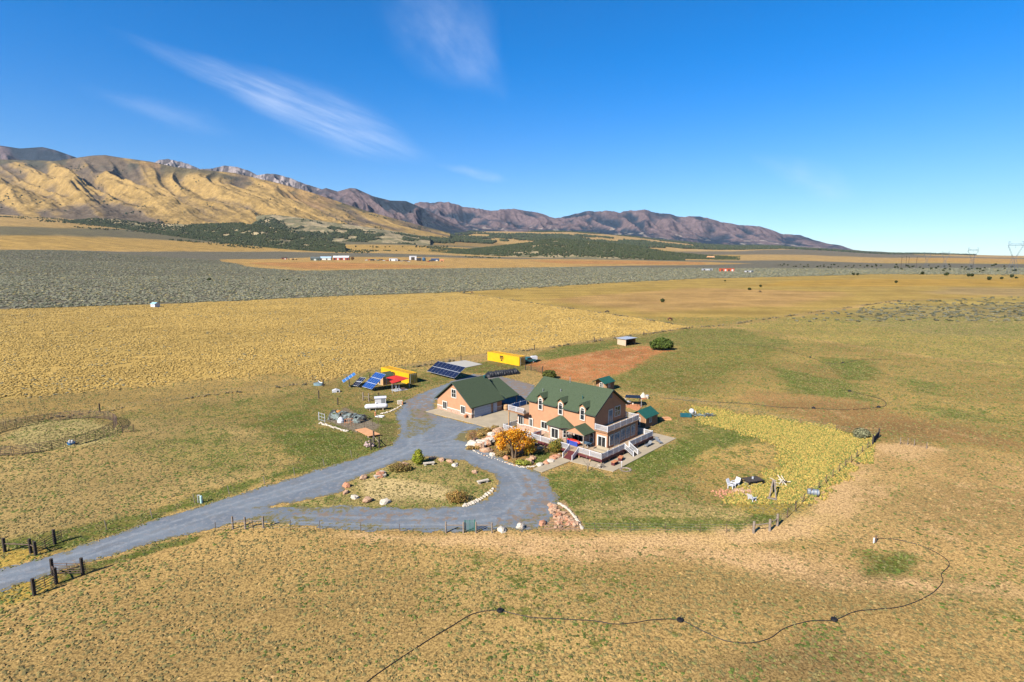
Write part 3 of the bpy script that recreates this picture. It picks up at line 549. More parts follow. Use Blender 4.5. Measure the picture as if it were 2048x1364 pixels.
b.slab([(3.0, 19.4, 0), (3.0, 19.4, 0), (3.0, 19.4, 0)], (0, 0, 0)) if False else None
rf = b.build('roof', m_roof, hr)
b = MB()
for a0, a1 in ((4.15, 6.38), (7.72, 11.18), (12.52, 15.88), (17.22, 19.95)): b.box(3.86, a0, 6.36, 3.95, a1, 6.5)
for s in (-1, 1):
    for v_ in (4.09, 19.95): b.loft([(9.3, v_, 10.14), (9.3+s*5.4, v_, 10.14-sl_*5.4), (9.3+s*5.4, v_, 9.86-sl_*5.4), (9.3, v_, 9.86)], [(9.3, v_+.06, 10.14), (9.3+s*5.4, v_+.06, 10.14-sl_*5.4), (9.3+s*5.4, v_+.06, 9.86-sl_*5.4), (9.3, v_+.06, 9.86)])
b.build('fascia_trim', M('dark_green_trim', (.05, .07, .055), .7, .1), hr)
for k, c in enumerate((16.55, 11.85, 7.05)):
    b = MB()
    for s in (-1, 1):
        A = [(4.02, c, 8.22), (4.02, c+s*.86, 7.46), (4.02, c+s*.86, 7.36), (4.02, c, 8.12)]; B_ = [(6.5, c, 8.22), (6.5, c+s*.86, 7.46), (6.5, c+s*.86, 7.36), (6.5, c, 8.12)]
        b.loft(*((A, B_) if s > 0 else (B_, A)))
    d = b.build('dormer_roof', m_roof, hr)
    b = MB()
    for s in (-1, 1): b.loft([(3.98, c, 8.22), (3.98, c+s*.86, 7.46), (3.98, c+s*.86, 7.30), (3.98, c, 8.06)], [(4.02, c, 8.22), (4.02, c+s*.86, 7.46), (4.02, c+s*.86, 7.30), (4.02, c, 8.06)])
    b.build('barge_board', m_roof, d)
    window(hr, 'u', 4.3, c-.52, c+.52, 5.05, 7.05, 1, 2, .15, arch=True, name='dormer_window')
# upper wall panel of each dormer runs down flush with the front
for c in (16.55, 11.85, 7.05): MB().box(4.3, c-.64, 4.9, 4.4, c+.64, 6.0).build('dormer_panel', m_stucco, hr)
for u_, v_, h_ in ((6.2, 17.6, .5), (6.9, 13.9, .45), (6.4, 8.6, .55), (9.0, 13.4, .9)):
    z = 10.12-sl_*(9.3-u_); b = MB(); b.lathe((u_, v_, z-.1), [(.07, 0), (.07, h_), (.12, h_), (.12, h_+.1)], 8); b.build('roof_vent', m_teal if v_ in (8.6,) else m_steel, hr)
b = MB(); b.box(8.95, 4.56, 8.5, 9.65, 4.6, 9.2); b.build('gable_vent', M('vent_grey', (.16, .17, .18), .7), hr)
window(hr, 'v', 4.6, 8.5, 9.95, 3.98, 6.5, 1, 1, .17, m_glassb, name='balcony_door'); window(hr, 'v', 4.6, 10.5, 12.35, 4.75, 6.7, 2, 2, .14)
for a0, a1, z0, z1, nc, nr in ((5.2, 6.35, 1.45, 3.3, 2, 1), (8.6, 9.95, 1.5, 3.5, 2, 2), (10.25, 11.6, 1.5, 3.5, 2, 2), (11.95, 13.3, 1.5, 3.5, 2, 2)): window(hr, 'v', 2.05, a0, a1, z0, z1, nc, nr, .12, m_glassb, name='sunroom_window')
window(hr, 'v', 2.05, 6.6, 8.4, 1.04, 3.3, 2, 1, .17, m_glassb, name='patio_door')
window(hr, 'u', 4.6, 2.2, 4.1, 1.04, 3.15, 2, 1, .24, name='french_door')
window(hr, 'u', 4.3, 20.75, 22.1, 1.15, 2.95, 2, 1, .17); window(hr, 'u', 4.3, 18.35, 19.35, 1.35, 3.0, 2, 1, .17) ; window(hr, 'u', 4.3, 14.75, 16.4, 1.6, 3.1, 2, 1, .17)
window(hr, 'u', 4.34, 4.62, 5.45, 1.5, 3.3, 1, 2, .1, name='porch_window'); window(hr, 'u', 4.34, 6.9, 8.8, 1.04, 3.1, 2, 1, .12, name='porch_door')
# stone bay with its hipped roof
bay = [(4.4, 13.7), (2.75, 13.2), (2.6, 13.1), (2.6, 10.55), (4.0, 9.05), (4.4, 9.0)]
MB().prism(bay[::-1], 0, 3.42).build('bay_wall', m_stone, hr)
eave = [(4.45, 14.6), (3.0, 14.1), (2.2, 13.5), (2.2, 10.3), (3.6, 8.75), (4.45, 8.6)]
b = MB(); ap = (4.39, 11.7, 5.15)
for i in range(len(eave)-1): p, q = eave[i], eave[i+1]; b.add([(*p, 3.42), (*q, 3.42), ap], [(0, 1, 2)])
b.add([(*p, 3.42) for p in eave], [tuple(range(6))]); b.add([(*eave[0], 3.42), (*eave[-1], 3.42), ap], [(0, 1, 2)]); b.build('bay_roof', m_roof, hr)
b = MB()
for i in range(len(eave)-1): b.tube([(*eave[i], 3.38), (*eave[i+1], 3.38)], .07, 4)
b.build('gutter', m_dark, hr)
window(hr, 'u', 2.6, 10.75, 12.65, 1.04, 3.12, 2, 1, .22, name='french_door')
f_ = Vector((1.4, -1.5)).normalized()
def fm(a, d, z): return (2.6+f_.x*a+f_.y*d, 10.55+f_.y*a-f_.x*d, z)
b = MB()
for a0, a1, z0, z1 in ((.45, 1.6, 1.5, 1.62), (.45, 1.6, 3.0, 3.12), (.45, .57, 1.62, 3.0), (1.48, 1.6, 1.62, 3.0), (.57, 1.48, 2.2, 2.27)):
    b.loft([fm(a0, 0, z0), fm(a1, 0, z0), fm(a1, 0, z1), fm(a0, 0, z1)], [fm(a0, .06, z0), fm(a1, .06, z0), fm(a1, .06, z1), fm(a0, .06, z1)])
w_ = b.build('window', m_trim, hr); MB().loft([fm(.57, 0, 1.62), fm(1.48, 0, 1.62), fm(1.48, 0, 3.0), fm(.57, 0, 3.0)], [fm(.57, .02, 1.62), fm(1.48, .02, 1.62), fm(1.48, .02, 3.0), fm(.57, .02, 3.0)]).build('pane', m_glass, w_)
# gabled porch over the deck
b = MB()
for s in (-1, 1):
    A = [(x, y, z) for x, y, z in ((1.35, 6.5, 4.72), (1.35, 6.5+s*2.1, 3.66), (1.35, 6.5+s*2.1, 3.54), (1.35, 6.5, 4.60))]; B_ = [(4.385, p[1], p[2]) for p in A]
    b.loft(*((A, B_) if s > 0 else (B_, A)))
b.build('porch_roof', m_roof, hr)
b = MB(); P = [(4.5, 3.56), (8.5, 3.56), (6.5, 4.58)]; b.loft([(1.45, a, z) for a, z in P], [(1.57, a, z) for a, z in P]); b.build('porch_gable', m_stucco, hr)
b = MB()
for s in (-1, 1): b.loft([(1.31, 6.5, 4.74), (1.31, 6.5+s*2.14, 3.66), (1.31, 6.5+s*2.14, 3.5), (1.31, 6.5, 4.56)], [(1.35, 6.5, 4.74), (1.35, 6.5+s*2.14, 3.66), (1.35, 6.5+s*2.14, 3.5), (1.35, 6.5, 4.56)])
b.build('barge_board', m_roof, hr); MB().box(1.43, 4.55, 3.42, 1.6, 8.45, 3.56).build('porch_beam', m_grey, hr)
for v_ in (4.7, 8.3): MB().box(1.44, v_-.08, 1.0, 1.6, v_+.08, 3.42).build('porch_post', m_grey, hr)
# deck
b = MB(); b.box(.0, .0, .86, 4.4, 15.0, 1.0); b.box(4.4, .0, .86, 16.2, 2.05, 1.0); b.box(14.32, 2.05, .86, 16.2, 4.9, 1.0); dk = b.build('deck', m_deck, hr)
b = MB(); b.box(-.05, -.05, .55, 0, 15.05, .97); b.box(0, -.05, .55, 6.8, 0, .97); b.box(8.2, -.05, .55, 16.25, 0, .97); b.box(16.2, 0, .55, 16.25, 4.9, .97); b.box(0, 15.0, .55, 4.34, 15.05, .97); b.box(6.8, -.04, .55, 8.2, 0, .9); b.build('fascia_board', m_maroon, dk)
for u_, v_ in [(.12, .12), (.12, 2.3), (.12, 4.5), (.12, 6.9), (.12, 9.6), (.12, 12.0), (.12, 14.8), (2.3, .12), (4.6, .12), (6.6, .12), (8.5, .12), (11, .12), (13.5, .12), (16.05, .12), (16.05, 4.7)]:
    MB().box(u_-.08, v_-.08, 0, u_+.08, v_+.08, .855).build('deck_post', m_post, dk)
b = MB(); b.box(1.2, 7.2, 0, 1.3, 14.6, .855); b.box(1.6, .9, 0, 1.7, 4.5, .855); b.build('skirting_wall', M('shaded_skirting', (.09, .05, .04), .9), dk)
for P in ([(.06, .06), (.06, 4.6)], [(.06, 6.55), (.06, 14.95)], [(.06, .06), (6.75, .06)], [(8.25, .06), (16.1, .06), (16.1, 4.85)], [(.06, 14.95), (2.6, 14.95)]): railing(hr, P, 1.0)
for nm, st in (('front_steps', 0), ('side_steps', 1)):
    b = MB()
    for k in range(6):
        z = .86-k*.145; d0, d1 = k*.27, (k+1)*.27
        if st == 0: b.box(-.06-d1, 4.7, max(z-.145, .0), -.06-d0, 6.45, z)
        else: b.box(6.9, -.06-d1, max(z-.145, 0), 8.1, -.06-d0, z)
    s_ = b.build('steps', m_maroon if st == 0 else m_dark, hr)
    if st == 0:
        for v_ in (4.62, 6.53): railing(s_, [(-.08, v_), (-1.65, v_)], 1.0, .85, z1=.06, gap=.17)
    else:
        for u_ in (6.82, 8.18): railing(s_, [(u_, -.08), (u_, -1.7)], 1.0, .85, z1=.06, gap=.17)
# upper roof deck and left balcony
b = MB(); b.box(4.45, 1.95, 3.74, 14.45, 4.6, 3.96); b.build('roof_terrace', m_deck, hr)
b = MB(); b.box(4.4, 1.9, 3.7, 4.45, 4.6, 3.98); b.box(4.4, 1.9, 3.7, 14.5, 1.95, 3.98); b.box(14.45, 1.95, 3.7, 14.5, 4.6, 3.98); b.build('terrace_edge', m_brnwall, hr)
railing(hr, [(4.52, 4.5), (4.52, 2.02), (14.38, 2.02), (14.38, 4.6)], 3.96, 1.0)
b = MB(); b.box(3.0, 19.42, 3.74, 8.3, 23.6, 3.94); bl = b.build('balcony', m_deck, hr); b = MB(); b.box(2.95, 19.4, 3.68, 3.0, 23.65, 3.97); b.box(3.0, 23.6, 3.68, 8.3, 23.65, 3.97); b.build('balcony_edge', m_brnwall, bl)
railing(hr, [(3.06, 19.5), (3.06, 23.54), (8.24, 23.54)], 3.94, 1.0)
for u_ in (3.1, 8.2): MB().box(u_-.09, 23.42, 0, u_+.09, 23.6, 3.7).build('balcony_post', m_post, hr)
b = MB(); b.slab([(4.3, 23.47, 4.1), (5.9, 23.47, 4.1), (5.9, 23.47, 4.95), (4.3, 23.47, 4.95)], (0, -.03, 0)); b.slab([(6.3, 23.47, 4.1), (8.0, 23.47, 4.1), (8.0, 23.47, 4.95), (6.3, 23.47, 4.95)], (0, -.03, 0))
tag(b.build('blue_towel', m_blue, None), 'blue cloths hung along the inside of the left balcony railing', 'cloth').matrix_world = hr.matrix_basis.copy()
# low terrace left with its railing
b = MB(); b.box(2.1, 15.1, 0.0, 4.34, 24.2, .22); b.build('terrace', m_conc, hr)
railing(hr, [(2.2, 15.6), (2.3, 24.1), (6.2, 24.1)], .22); 
def obj_uv(b, name, mat, label, cat, group=None, smooth=False):
    o = b.build(name, mat, None, smooth); o.matrix_world = Matrix.LocRotScale(Vector((O[0], O[1], 0)), Matrix.Rotation(AZ, 3, 'Z').to_quaternion(), None); return tag(o, label, cat, group)
b = MB(); b.lathe((0, 0, 0), [(.02, 0), (.2, .05), (.34, .14), (.36, .16), (.3, .14)], 14)
dsh = b.build('satellite_dish', m_dark, hr); dsh.location = (2.95, 19.1, 4.4); dsh.rotation_euler = (0, R_(-75), 0)
# ================================================================ GARAGE
gr_ = uvroot('garage', 'detached peach stucco garage with green gabled roof and open carport wing', 'garage', 3, 34)
b = MB(); P = [(34, 0), (45, 0), (45, 2.45), (39.5, 6.55), (34, 2.45)]; b.loft([(3.0, a, z) for a, z in P][::-1], [(11.85, a, z) for a, z in P][::-1]); b.build('wall', m_stucco, gr_)
for q in ((2.93, 33.93, 0, 3.0, 45.05, .95), (3.0, 33.93, 0, 3.6, 34, 2.4), (8.48, 33.93, 0, 9.05, 34, 2.4), (10.4, 33.93, 0, 11.85, 34, .95)): MB().box(*q).build('stone_veneer', m_stone, gr_)
for q in ((2.9, 33.9, .95, 3.0, 45.05, 1.12), (10.4, 33.9, .95, 11.9, 34, 1.12)): MB().box(*q).build('sill_band', m_trim, gr_)
b = MB()
for s in (-1, 1):
    P = [(39.5, 6.95), (39.5+s*6.0, 6.95-.745*6.0), (39.5+s*6.0, 6.77-.745*6.0), (39.5, 6.77)]; A = [(2.5, a, z) for a, z in P]; B_ = [(12.25, a, z) for a, z in P]; b.loft(*((A, B_) if s > 0 else (B_, A)))
b.build('roof', m_roof, gr_)
b = MB()
for s in (-1, 1):
    P = [(39.5, 6.98), (39.5+s*6.04, 6.98-.745*6.04), (39.5+s*6.04, 6.70-.745*6.04), (39.5, 6.70)]; A = [(2.44, a, z) for a, z in P]; B_ = [(2.5, a, z) for a, z in P]; b.loft(*((A, B_) if s > 0 else (B_, A)))
b.build('barge_board', M('dark_green_trim', (.05, .07, .055), .7, .1), gr_)
b = MB()
for s in (-1, 1):
    P = [(39.5, 5.75), (39.5+s*6.4, 5.75-.46*6.4), (39.5+s*6.4, 5.6-.46*6.4), (39.5, 5.6)]; A = [(12.27, a, z) for a, z in P]; B_ = [(16.4, a, z) for a, z in P]; b.loft(*((A, B_) if s > 0 else (B_, A)))
b.build('carport_roof', m_roof, gr_)
for u_, v_ in ((16.0, 33.5), (16.0, 39.5), (16.0, 45.4)): MB().box(u_-.08, v_-.08, 0, u_+.08, v_+.08, 2.7 if v_ != 39.5 else 5.5).build('carport_post', m_grey, gr_)
b = MB(); b.box(3.75, 33.9, .05, 8.36, 33.98, 2.2)
gd = b.build('garage_door', M('garage_door_white', (.50, .56, .66), .5, .05), gr_)
b = MB()
for k in range(1, 4): b.box(3.76, 33.885, .05+k*.54-.012, 8.35, 33.9, .05+k*.54+.012)
b.build('panel_joint', m_steel, gd)
b = MB(); b.box(3.62, 33.88, 0, 3.75, 33.99, 2.3); b.box(8.36, 33.88, 0, 8.46, 33.99, 2.3); b.box(3.75, 33.88, 2.2, 8.36, 33.99, 2.32); b.build('door_frame', m_trim, gr_)
b = MB(); b.box(9.2, 33.9, .05, 10.3, 33.98, 2.25); d = b.build('side_door', M('garage_door_white', (.50, .56, .66), .5, .05), gr_); MB().lathe((9.35, 33.88, 1.05), [(.04, 0), (.04, .05)], 6).build('door_handle', m_black, d)
window(gr_, 'u', 2.92, 41.6, 43.15, .45, 2.25, 2, 1, .17); window(gr_, 'u', 2.92, 35.75, 37.3, .5, 2.35, 2, 1, .17); window(gr_, 'u', 3.0, 38.65, 40.3, 3.45, 5.4, 2, 2, .17)
b = MB(); b.lathe((11.4, 38.9, 5.9), [(.16, 0), (.16, .95), (.28, .95), (.3, 1.2), (.05, 1.35)], 10); b.build('chimney_pipe', m_teal, gr_)
b = MB(); b.tube([(3.35, 33.85, 1.1), (3.1, 33.85, .95), (2.95, 33.86, 1.4)], .05, 6); b.build('downpipe', m_trim, gr_)
# slabs and walks
def uvsheet(P, z, name, mat, t=None):
    b = MB(); b.prism([WUV(*p) for p in P], .002, z); return tag(b.build(name, mat), kind='structure')
uvsheet([(-.3, 45), (1.0, 31.8), (1.2, 24.4), (2.2, 24.3), (16, 24.3), (16, 33.9), (3.0, 33.93), (2.9, 45)], .10, 'garage_apron', m_conc)
uvsheet([(11.9, 33.92), (16.3, 33.92), (16.3, 45.2), (11.9, 45.2)], .06, 'carport_shade_sheet', M('carport_shade_dark', (.06, .04, .025), .95, .2))  # added dark sheet; its near-black colour stands in for shade under the carport
uvsheet([(-.95, -2.8), (20.4, -2.4), (20.4, 3.2), (16.4, 3.2), (16.4, 2), (1.0, 2), (1.0, 6.9), (-1.4, 6.95), (-8.75, 6.9), (-8.75, 5.0), (-2.15, 4.7)], .09, 'patio', m_conc)
uvsheet([(.5, 11.5), (.5, 16.5), (-2.2, 16.0), (-2.0, 12.0)], .07, 'garden_patio', m_conc)
# ================================================================ SMALL SHEDS
def shed(label, u0, u1, v0, v1, hw, hr_, cat='shed', group=None, roofm=None, open_=False):
    s = uvroot('garden_shed', label, cat, u0, v0, group=group); c = (v0+v1)/2
    b = MB(); P = [(v0, .15), (v1, .15), (v1, hw), (c, hr_-.1), (v0, hw)]; b.loft([(u0+(1.0 if open_ else 0), a, z) for a, z in P][::-1], [(u1, a, z) for a, z in P][::-1]); b.build('wall', m_brnwall, s)
    b = MB(); k = (hr_-hw)/(c-v0)
    for q in (-1, 1):
        A = [(c, hr_+.06), (c+q*(c-v0+.28), hr_+.06-k*(c-v0+.28)), (c+q*(c-v0+.28), hr_-.02-k*(c-v0+.28)), (c, hr_-.02)]; X0 = [(u0-.45, a, z) for a, z in A]; X1 = [(u1+.2, a, z) for a, z in A]; b.loft(*((X0, X1) if q > 0 else (X1, X0)))
    b.build('roof', roofm or m_roof2, s)
    window(s, 'v', v0, u0+1.3, u0+2.2, .85, 1.95, 2, 1, .12, m_glassb)
    window(s, 'u', u0+(1.0 if open_ else 0), c-.55, c+.55, .2, 2.0, 2, 3, .14, name='door')
    for a in (v0+.04, v1-.04): MB().box(u1, a-.05, .15, u1+.04, a+.05, hw).build('corner_trim', m_post, s)
    MB().box(u0-.04, v0-.04, .15, u0, v0+.08, hw).build('corner_trim', m_post, s); MB().box(u0, v0, 0, u1, v1, .15).build('floor', m_grey, s)
    if open_:
        for a in (v0+.06, v1-.06): MB().box(u0, a-.05, .15, u0+.1, a+.05, hw).build('porch_post', m_post, s)
    return s
shed('brown garden shed with bright green roof beside the right end of the house deck', 21.9, 26.4, 4.75, 8.2, 2.2, 3.25)
shed('small brown shed with green roof and front porch standing behind the house ridge', 40.9, 45.0, 27.0, 30.4, 2.2, 3.15, open_=True)
# ================================================================ SHIPPING CONTAINERS
def text_mesh(body, size, ext, name, mat, parent, loc, rot, sx=1.):
    cu = bpy.data.curves.new('tmp', 'FONT'); cu.body = body; cu.size = size; cu.extrude = ext; cu.align_x = 'CENTER'; cu.offset = size*.035
    t = bpy.data.objects.new('tmp', cu); COL.objects.link(t); bpy.context.view_layer.update()
    me = bpy.data.meshes.new_from_object(t.evaluated_get(bpy.context.evaluated_depsgraph_get())); bpy.data.objects.remove(t); me.materials.clear(); me.materials.append(mat)
    o = bpy.data.objects.new(name, me); COL.objects.link(o); o.parent = parent; o.location = loc; o.rotation_euler = rot; o.scale = (sx, 1, 1); return o
def container(label, u0, v0, L, Wd=2.65, Hh=2.78, fl=.46):
    s = uvroot('shipping_container', label, 'container', u0, v0); b = MB()
    b.box(u0+.04, v0+.05, .12, u0+Wd-.04, v0+L-.05, Hh-.06); n = int(L/.28)   # ribbed skin
    for k in range(n):
        a = v0+.2+k*(L-.4)/n
        for uu, dd in ((u0+.04, -.028), (u0+Wd-.04, .028)): b.box(uu+min(0, dd), a, .2, uu+max(0, dd), a+.14, Hh-.16)
        b.box(u0+.15, a, Hh-.06, u0+Wd-.15, a+.14, Hh-.035)
    b.build('body', m_yellow, s); b = MB()
    for uu in (u0, u0+Wd-.13):
        for vv in (v0, v0+L-.13): b.box(uu, vv, 0, uu+.13, vv+.13, Hh)
        b.box(uu, v0+.13, Hh-.12, uu+.13, v0+L-.13, Hh+.004); b.box(uu, v0+.13, 0.02, uu+.13, v0+L-.13, .16)
    for vv in (v0, v0+L-.13): b.box(u0+.13, vv, Hh-.12, u0+Wd-.13, vv+.13, Hh+.003); b.box(u0+.13, vv, .02, u0+Wd-.13, vv+.13, .16)
    b.build('frame', m_yellow, s)
    for k in range(2):
        x0 = u0+.16+k*(Wd/2-.15); b = MB(); b.box(x0, v0-.02, .17, x0+Wd/2-.18, v0+.04, Hh-.13); d = b.build('door', m_yellow, s)
        b = MB()
        for q in (.3, .85): b.tube([(x0+q, v0-.06, .1), (x0+q, v0-.06, Hh-.08)], .035, 6)
        b.build('locking_bar', m_alu, d)
    vc = v0+L*(1-fl); z = Hh*.47
    text_mesh('m', 2.0, .012, 'logo', m_black, s, (-.05, vc-v0, z), (math.pi/2, 0, -math.pi/2), 1.0); text_mesh('sc', 1.0, .012, 'logo', m_black, s, (-.05, vc-v0, z-.68), (math.pi/2, 0, -math.pi/2), 1.0)
    return s
container('yellow shipping container farthest back, parked against the dry golden field', 50.25, 64.3, 14.0)
container('yellow shipping container standing behind the red canopy and blue solar panels', 12.6, 68.7, 12.9)
# ================================================================ SOLAR ARRAYS (corner pixels + heights)
def array(label, TL, TR, BR, BL, zt, zb, nc, nr, mat, group='ground mounted solar arrays'):
    P = [Vector((*G(*TL, zt), zt)), Vector((*G(*TR, zt), zt)), Vector((*G(*BR, zb), zb)), Vector((*G(*BL, zb), zb))]
    e1 = ((P[1]-P[0])+(P[2]-P[3]))/4; e2 = ((P[3]-P[0])+(P[2]-P[1]))/4; c = (P[0]+P[1]+P[2]+P[3])/4; P = [c-e1-e2, c+e1-e2, c+e1+e2, c-e1+e2]
    c = (P[0]+P[1]+P[2]+P[3])/4; s = thing('solar_array', label, 'solar panel', (c.x, c.y, 0), 0, group, (c.x, c.y, 0))
    def q(a, t): return P[0]*(1-a)*(1-t)+P[1]*a*(1-t)+P[2]*a*t+P[3]*(1-a)*t
    nrm = (P[1]-P[0]).cross(P[3]-P[0]).normalized(); nrm = nrm if nrm.z > 0 else -nrm
    ea = .05/(P[1]-P[0]).length; et = .06/(P[3]-P[0]).length
    MB().slab([q(0, 0), q(0, 1), q(1, 1), q(1, 0)], nrm*.03).build('frame', m_alu, s)
    for j in range(nr):
        for i in range(nc):
            a0, a1, t0, t1 = i/nc+ea*.6, (i+1)/nc-ea*.6, j/nr+et, (j+1)/nr-et
            MB().slab([q(a0, t0)+nrm*.031, q(a0, t1)+nrm*.031, q(a1, t1)+nrm*.031, q(a1, t0)+nrm*.031], nrm*.02).build('panel', mat, s)
    for a in ((.2, .8) if nc > 5 else (.5,)):
        m = q(a, .5); b = MB(); b.tube([(m.x, m.y, 0), (m.x, m.y, m.z-.1)], .11, 8); t = q(a, .06)-nrm*.12; u2 = q(a, .94)-nrm*.12; b.tube([t, u2], .06, 4); b.build('support_post', m_steel, s)
    b = MB(); b.tube([q(.03, .3)-nrm*.06, q(.97, .3)-nrm*.06], .05, 4); b.tube([q(.03, .7)-nrm*.06, q(.97, .7)-nrm*.06], .05, 4); b.build('rail', m_alu, s)
    return s
def c7(x, y): return (620+x/7.314, 700+y/7.314)
array('wide black solar array with sixteen panels behind the garage', (876, 722.5), (931.4, 734), (908.9, 757), (853.5, 742), 3.3, .7, 8, 2, m_pvd)
array('tall blue solar array of fifteen panels beside the red canopy', c7(965, 325), c7(1110, 355), c7(905, 580), c7(760, 532), 4.2, .6, 5, 3, m_pv)
array('small dark blue solar array tilted low between two brighter arrays', c7(735, 395), c7(820, 408), c7(705, 530), c7(612, 515), 2.6, .5, 3, 2, m_pvd)
array('narrow pale blue solar array nearest the stock trough', c7(648, 322), c7(672, 365), c7(490, 475), c7(466, 452), 3.2, 1.6, 2, 4, M('solar_cell_pale', (.04, .17, .45), .2, .2, 1.2, spec=.6))
# ================================================================ YARD OBJECTS
def at(name, label, cat, x, y, rz=0, group=None):
    X, Y, z = T3(x, y) if y < 620 else (*G(x, y), 0.); return thing(name, label, cat, (X, Y, z), rz, group)
GRID = AZ
# red canopy on its pale pad
s = at('canopy', 'red fabric canopy on white poles in front of the yellow container', 'canopy', *c7(1290, 560))
tp = [Vector((*G(*c7(1115, 402), 2.4), 2.4)), Vector((*G(*c7(1260, 368), 2.9), 2.9)), Vector((*G(*c7(1448, 412), 2.6), 2.6)), Vector((*G(*c7(1200, 492), 2.3), 2.3))]
OFF[s.name] = tuple(s.location); b = MB(); b.slab(tp[::-1], (0, 0, -.06)); b.build('roof', m_red, s)
for p in tp: b = MB(); b.tube([(p.x, p.y, 0), (p.x, p.y, p.z-.07)], .06, 6); b.build('pole', m_alu, s)
P = [G(*c7(*q)) for q in ((1185, 585), (1250, 612), (1432, 582), (1370, 550))]; b = MB(); b.prism(P, .0, .1); b.build('floor_pad', m_alu, s)
b = MB()
for q in ((1250, 590), (1225, 560), (1290, 585)): p = G(*c7(*q)); b.tube([(p[0], p[1], .1), (p[0]+.4, p[1]-.3, 1.5)], .09, 6); b.tube([(p[0]+.6, p[1], .1), (p[0], p[1]+.2, 1.5)], .07, 6)
tag(b.build('ladder_frame', m_alu), 'jumble of white poles leaning under the red canopy', 'poles')
s = uvroot('pump_house', 'small tan hut with green roof between the tall blue solar array and the canopy', 'shed', 7.2, 72.5)
b = MB(); P = [(72.5, 0), (75.6, 0), (75.6, 2.2), (74.05, 3.0), (72.5, 2.2)]; b.loft([(7.2, a, z) for a, z in P][::-1], [(10.4, a, z) for a, z in P][::-1]); b.build('wall', m_post, s)
b = MB()
for q in (-1, 1): A = [(74.05, 3.14), (74.05+q*1.85, 2.2), (74.05+q*1.85, 2.12), (74.05, 3.05)]; X0 = [(7.0, a, z) for a, z in A]; X1 = [(10.6, a, z) for a, z in A]; b.loft(*((X0, X1) if q > 0 else (X1, X0)))
b.build('roof', m_roof, s); window(s, 'u', 7.2, 73.6, 74.5, .1, 2.0, 1, 1, .1, name='door')
# propane tank
s = at('propane_tank', 'long white propane tank lying on two feet beside the fenced garden', 'tank', 753, 820, R_(11))
pr = [(-2.75, .02), (-2.7, .25), (-2.55, .42), (-2.3, .52), (-2, .56), (2, .56), (2.3, .52), (2.55, .42), (2.7, .25), (2.75, .02)]
b = MB(); b.tube([(x*.9, 0, .86) for x, r in pr], [r for x, r in pr], 18); b.build('body', m_white, s, True)
b = MB(); b.lathe((0, 0, 1.38), [(.24, 0), (.24, .2), (.2, .3), (.02, .34)], 12); b.build('valve_dome', m_white, s, True)
for x in (-1.4, 1.4): b = MB(); b.box(x-.12, -.45, 0, x+.12, .45, .42); b.build('foot', m_conc, s)
b = MB(); b.tube([(.1, 0, .86), (.16, 0, .86)], .585, 18); b.build('band', m_alu, s)
s = at('equipment_cabinet', 'white metal equipment cabinet standing behind the propane tank', 'cabinet', 761, 807, R_(14))
MB().box(-1.2, -.6, .1, 1.2, .6, 1.35).build('body', m_white, s); b = MB(); b.slab([(-1.35, -.75, 1.36), (1.35, -.75, 1.36), (1.35, .75, 1.5), (-1.35, .75, 1.5)], (0, 0, .06)); b.build('lid', m_white, s); MB().box(.15, -.64, .2, 1.0, -.6, 1.2).build('door', m_steel, s)
s = at('storage_box', 'small white box with a red valve on the gravel edge right of the propane tank', 'box', 800, 808, R_(20))
MB().box(-.55, -.45, 0, .55, .45, .8).build('body', m_rockp, s); MB().lathe((.5, -.55, .0), [(.12, 0), (.14, .6), (.05, .75)], 8).build('valve', m_terra, s)
s = at('playhouse_box', 'white well cover box lying on red earth near two dark posts', 'box', 672, 784, R_(20))
b = MB(); b.loft([(-.9, -.55, 0), (.9, -.55, 0), (.9, -.55, .5), (.0, -.55, .8), (-.9, -.55, .5)], [(-.9, .55, 0), (.9, .55, 0), (.9, .55, .5), (.0, .55, .8), (-.9, .55, .5)]); b.build('body', m_white, s); MB().box(.2, -.57, .1, .65, -.55, .45).build('hatch', m_black, s)
# stock trough with crane-like pipe
s = at('stock_trough', 'oval grey steel stock trough by the field fence corner', 'trough', 637, 771)
b = MB(); n = 20; out = [(1.25*math.cos(2*math.pi*k/n), .62*math.sin(2*math.pi*k/n)) for k in range(n)]; inn = [(x*.93, y*.9) for x, y in out]
b.loft([(x*.96, y*.96, 0) for x, y in out], [(x, y, .08) for x, y in out])
for k in range(n):
    j = (k+1) % n; b.add([(*out[k], .08), (*out[j], .08), (*out[j], .72), (*out[k], .72), (*inn[k], .08), (*inn[j], .08), (*inn[j], .72), (*inn[k], .72)], [(0, 1, 2, 3), (3, 2, 6, 7), (5, 4, 7, 6)])
b.build('basin', M('trough_blue_grey', (.18, .27, .31), .5, .15), s); b = MB(); b.tube([(-.3, .3, .3), (-.1, .3, 1.2), (.5, -.1, .85), (1.0, -.2, .75)], .08, 6); b.build('filler_pipe', m_alu, s); MB().prism([(x*.92, y*.88) for x, y in out], .5, .55).build('water', m_glassb, s)
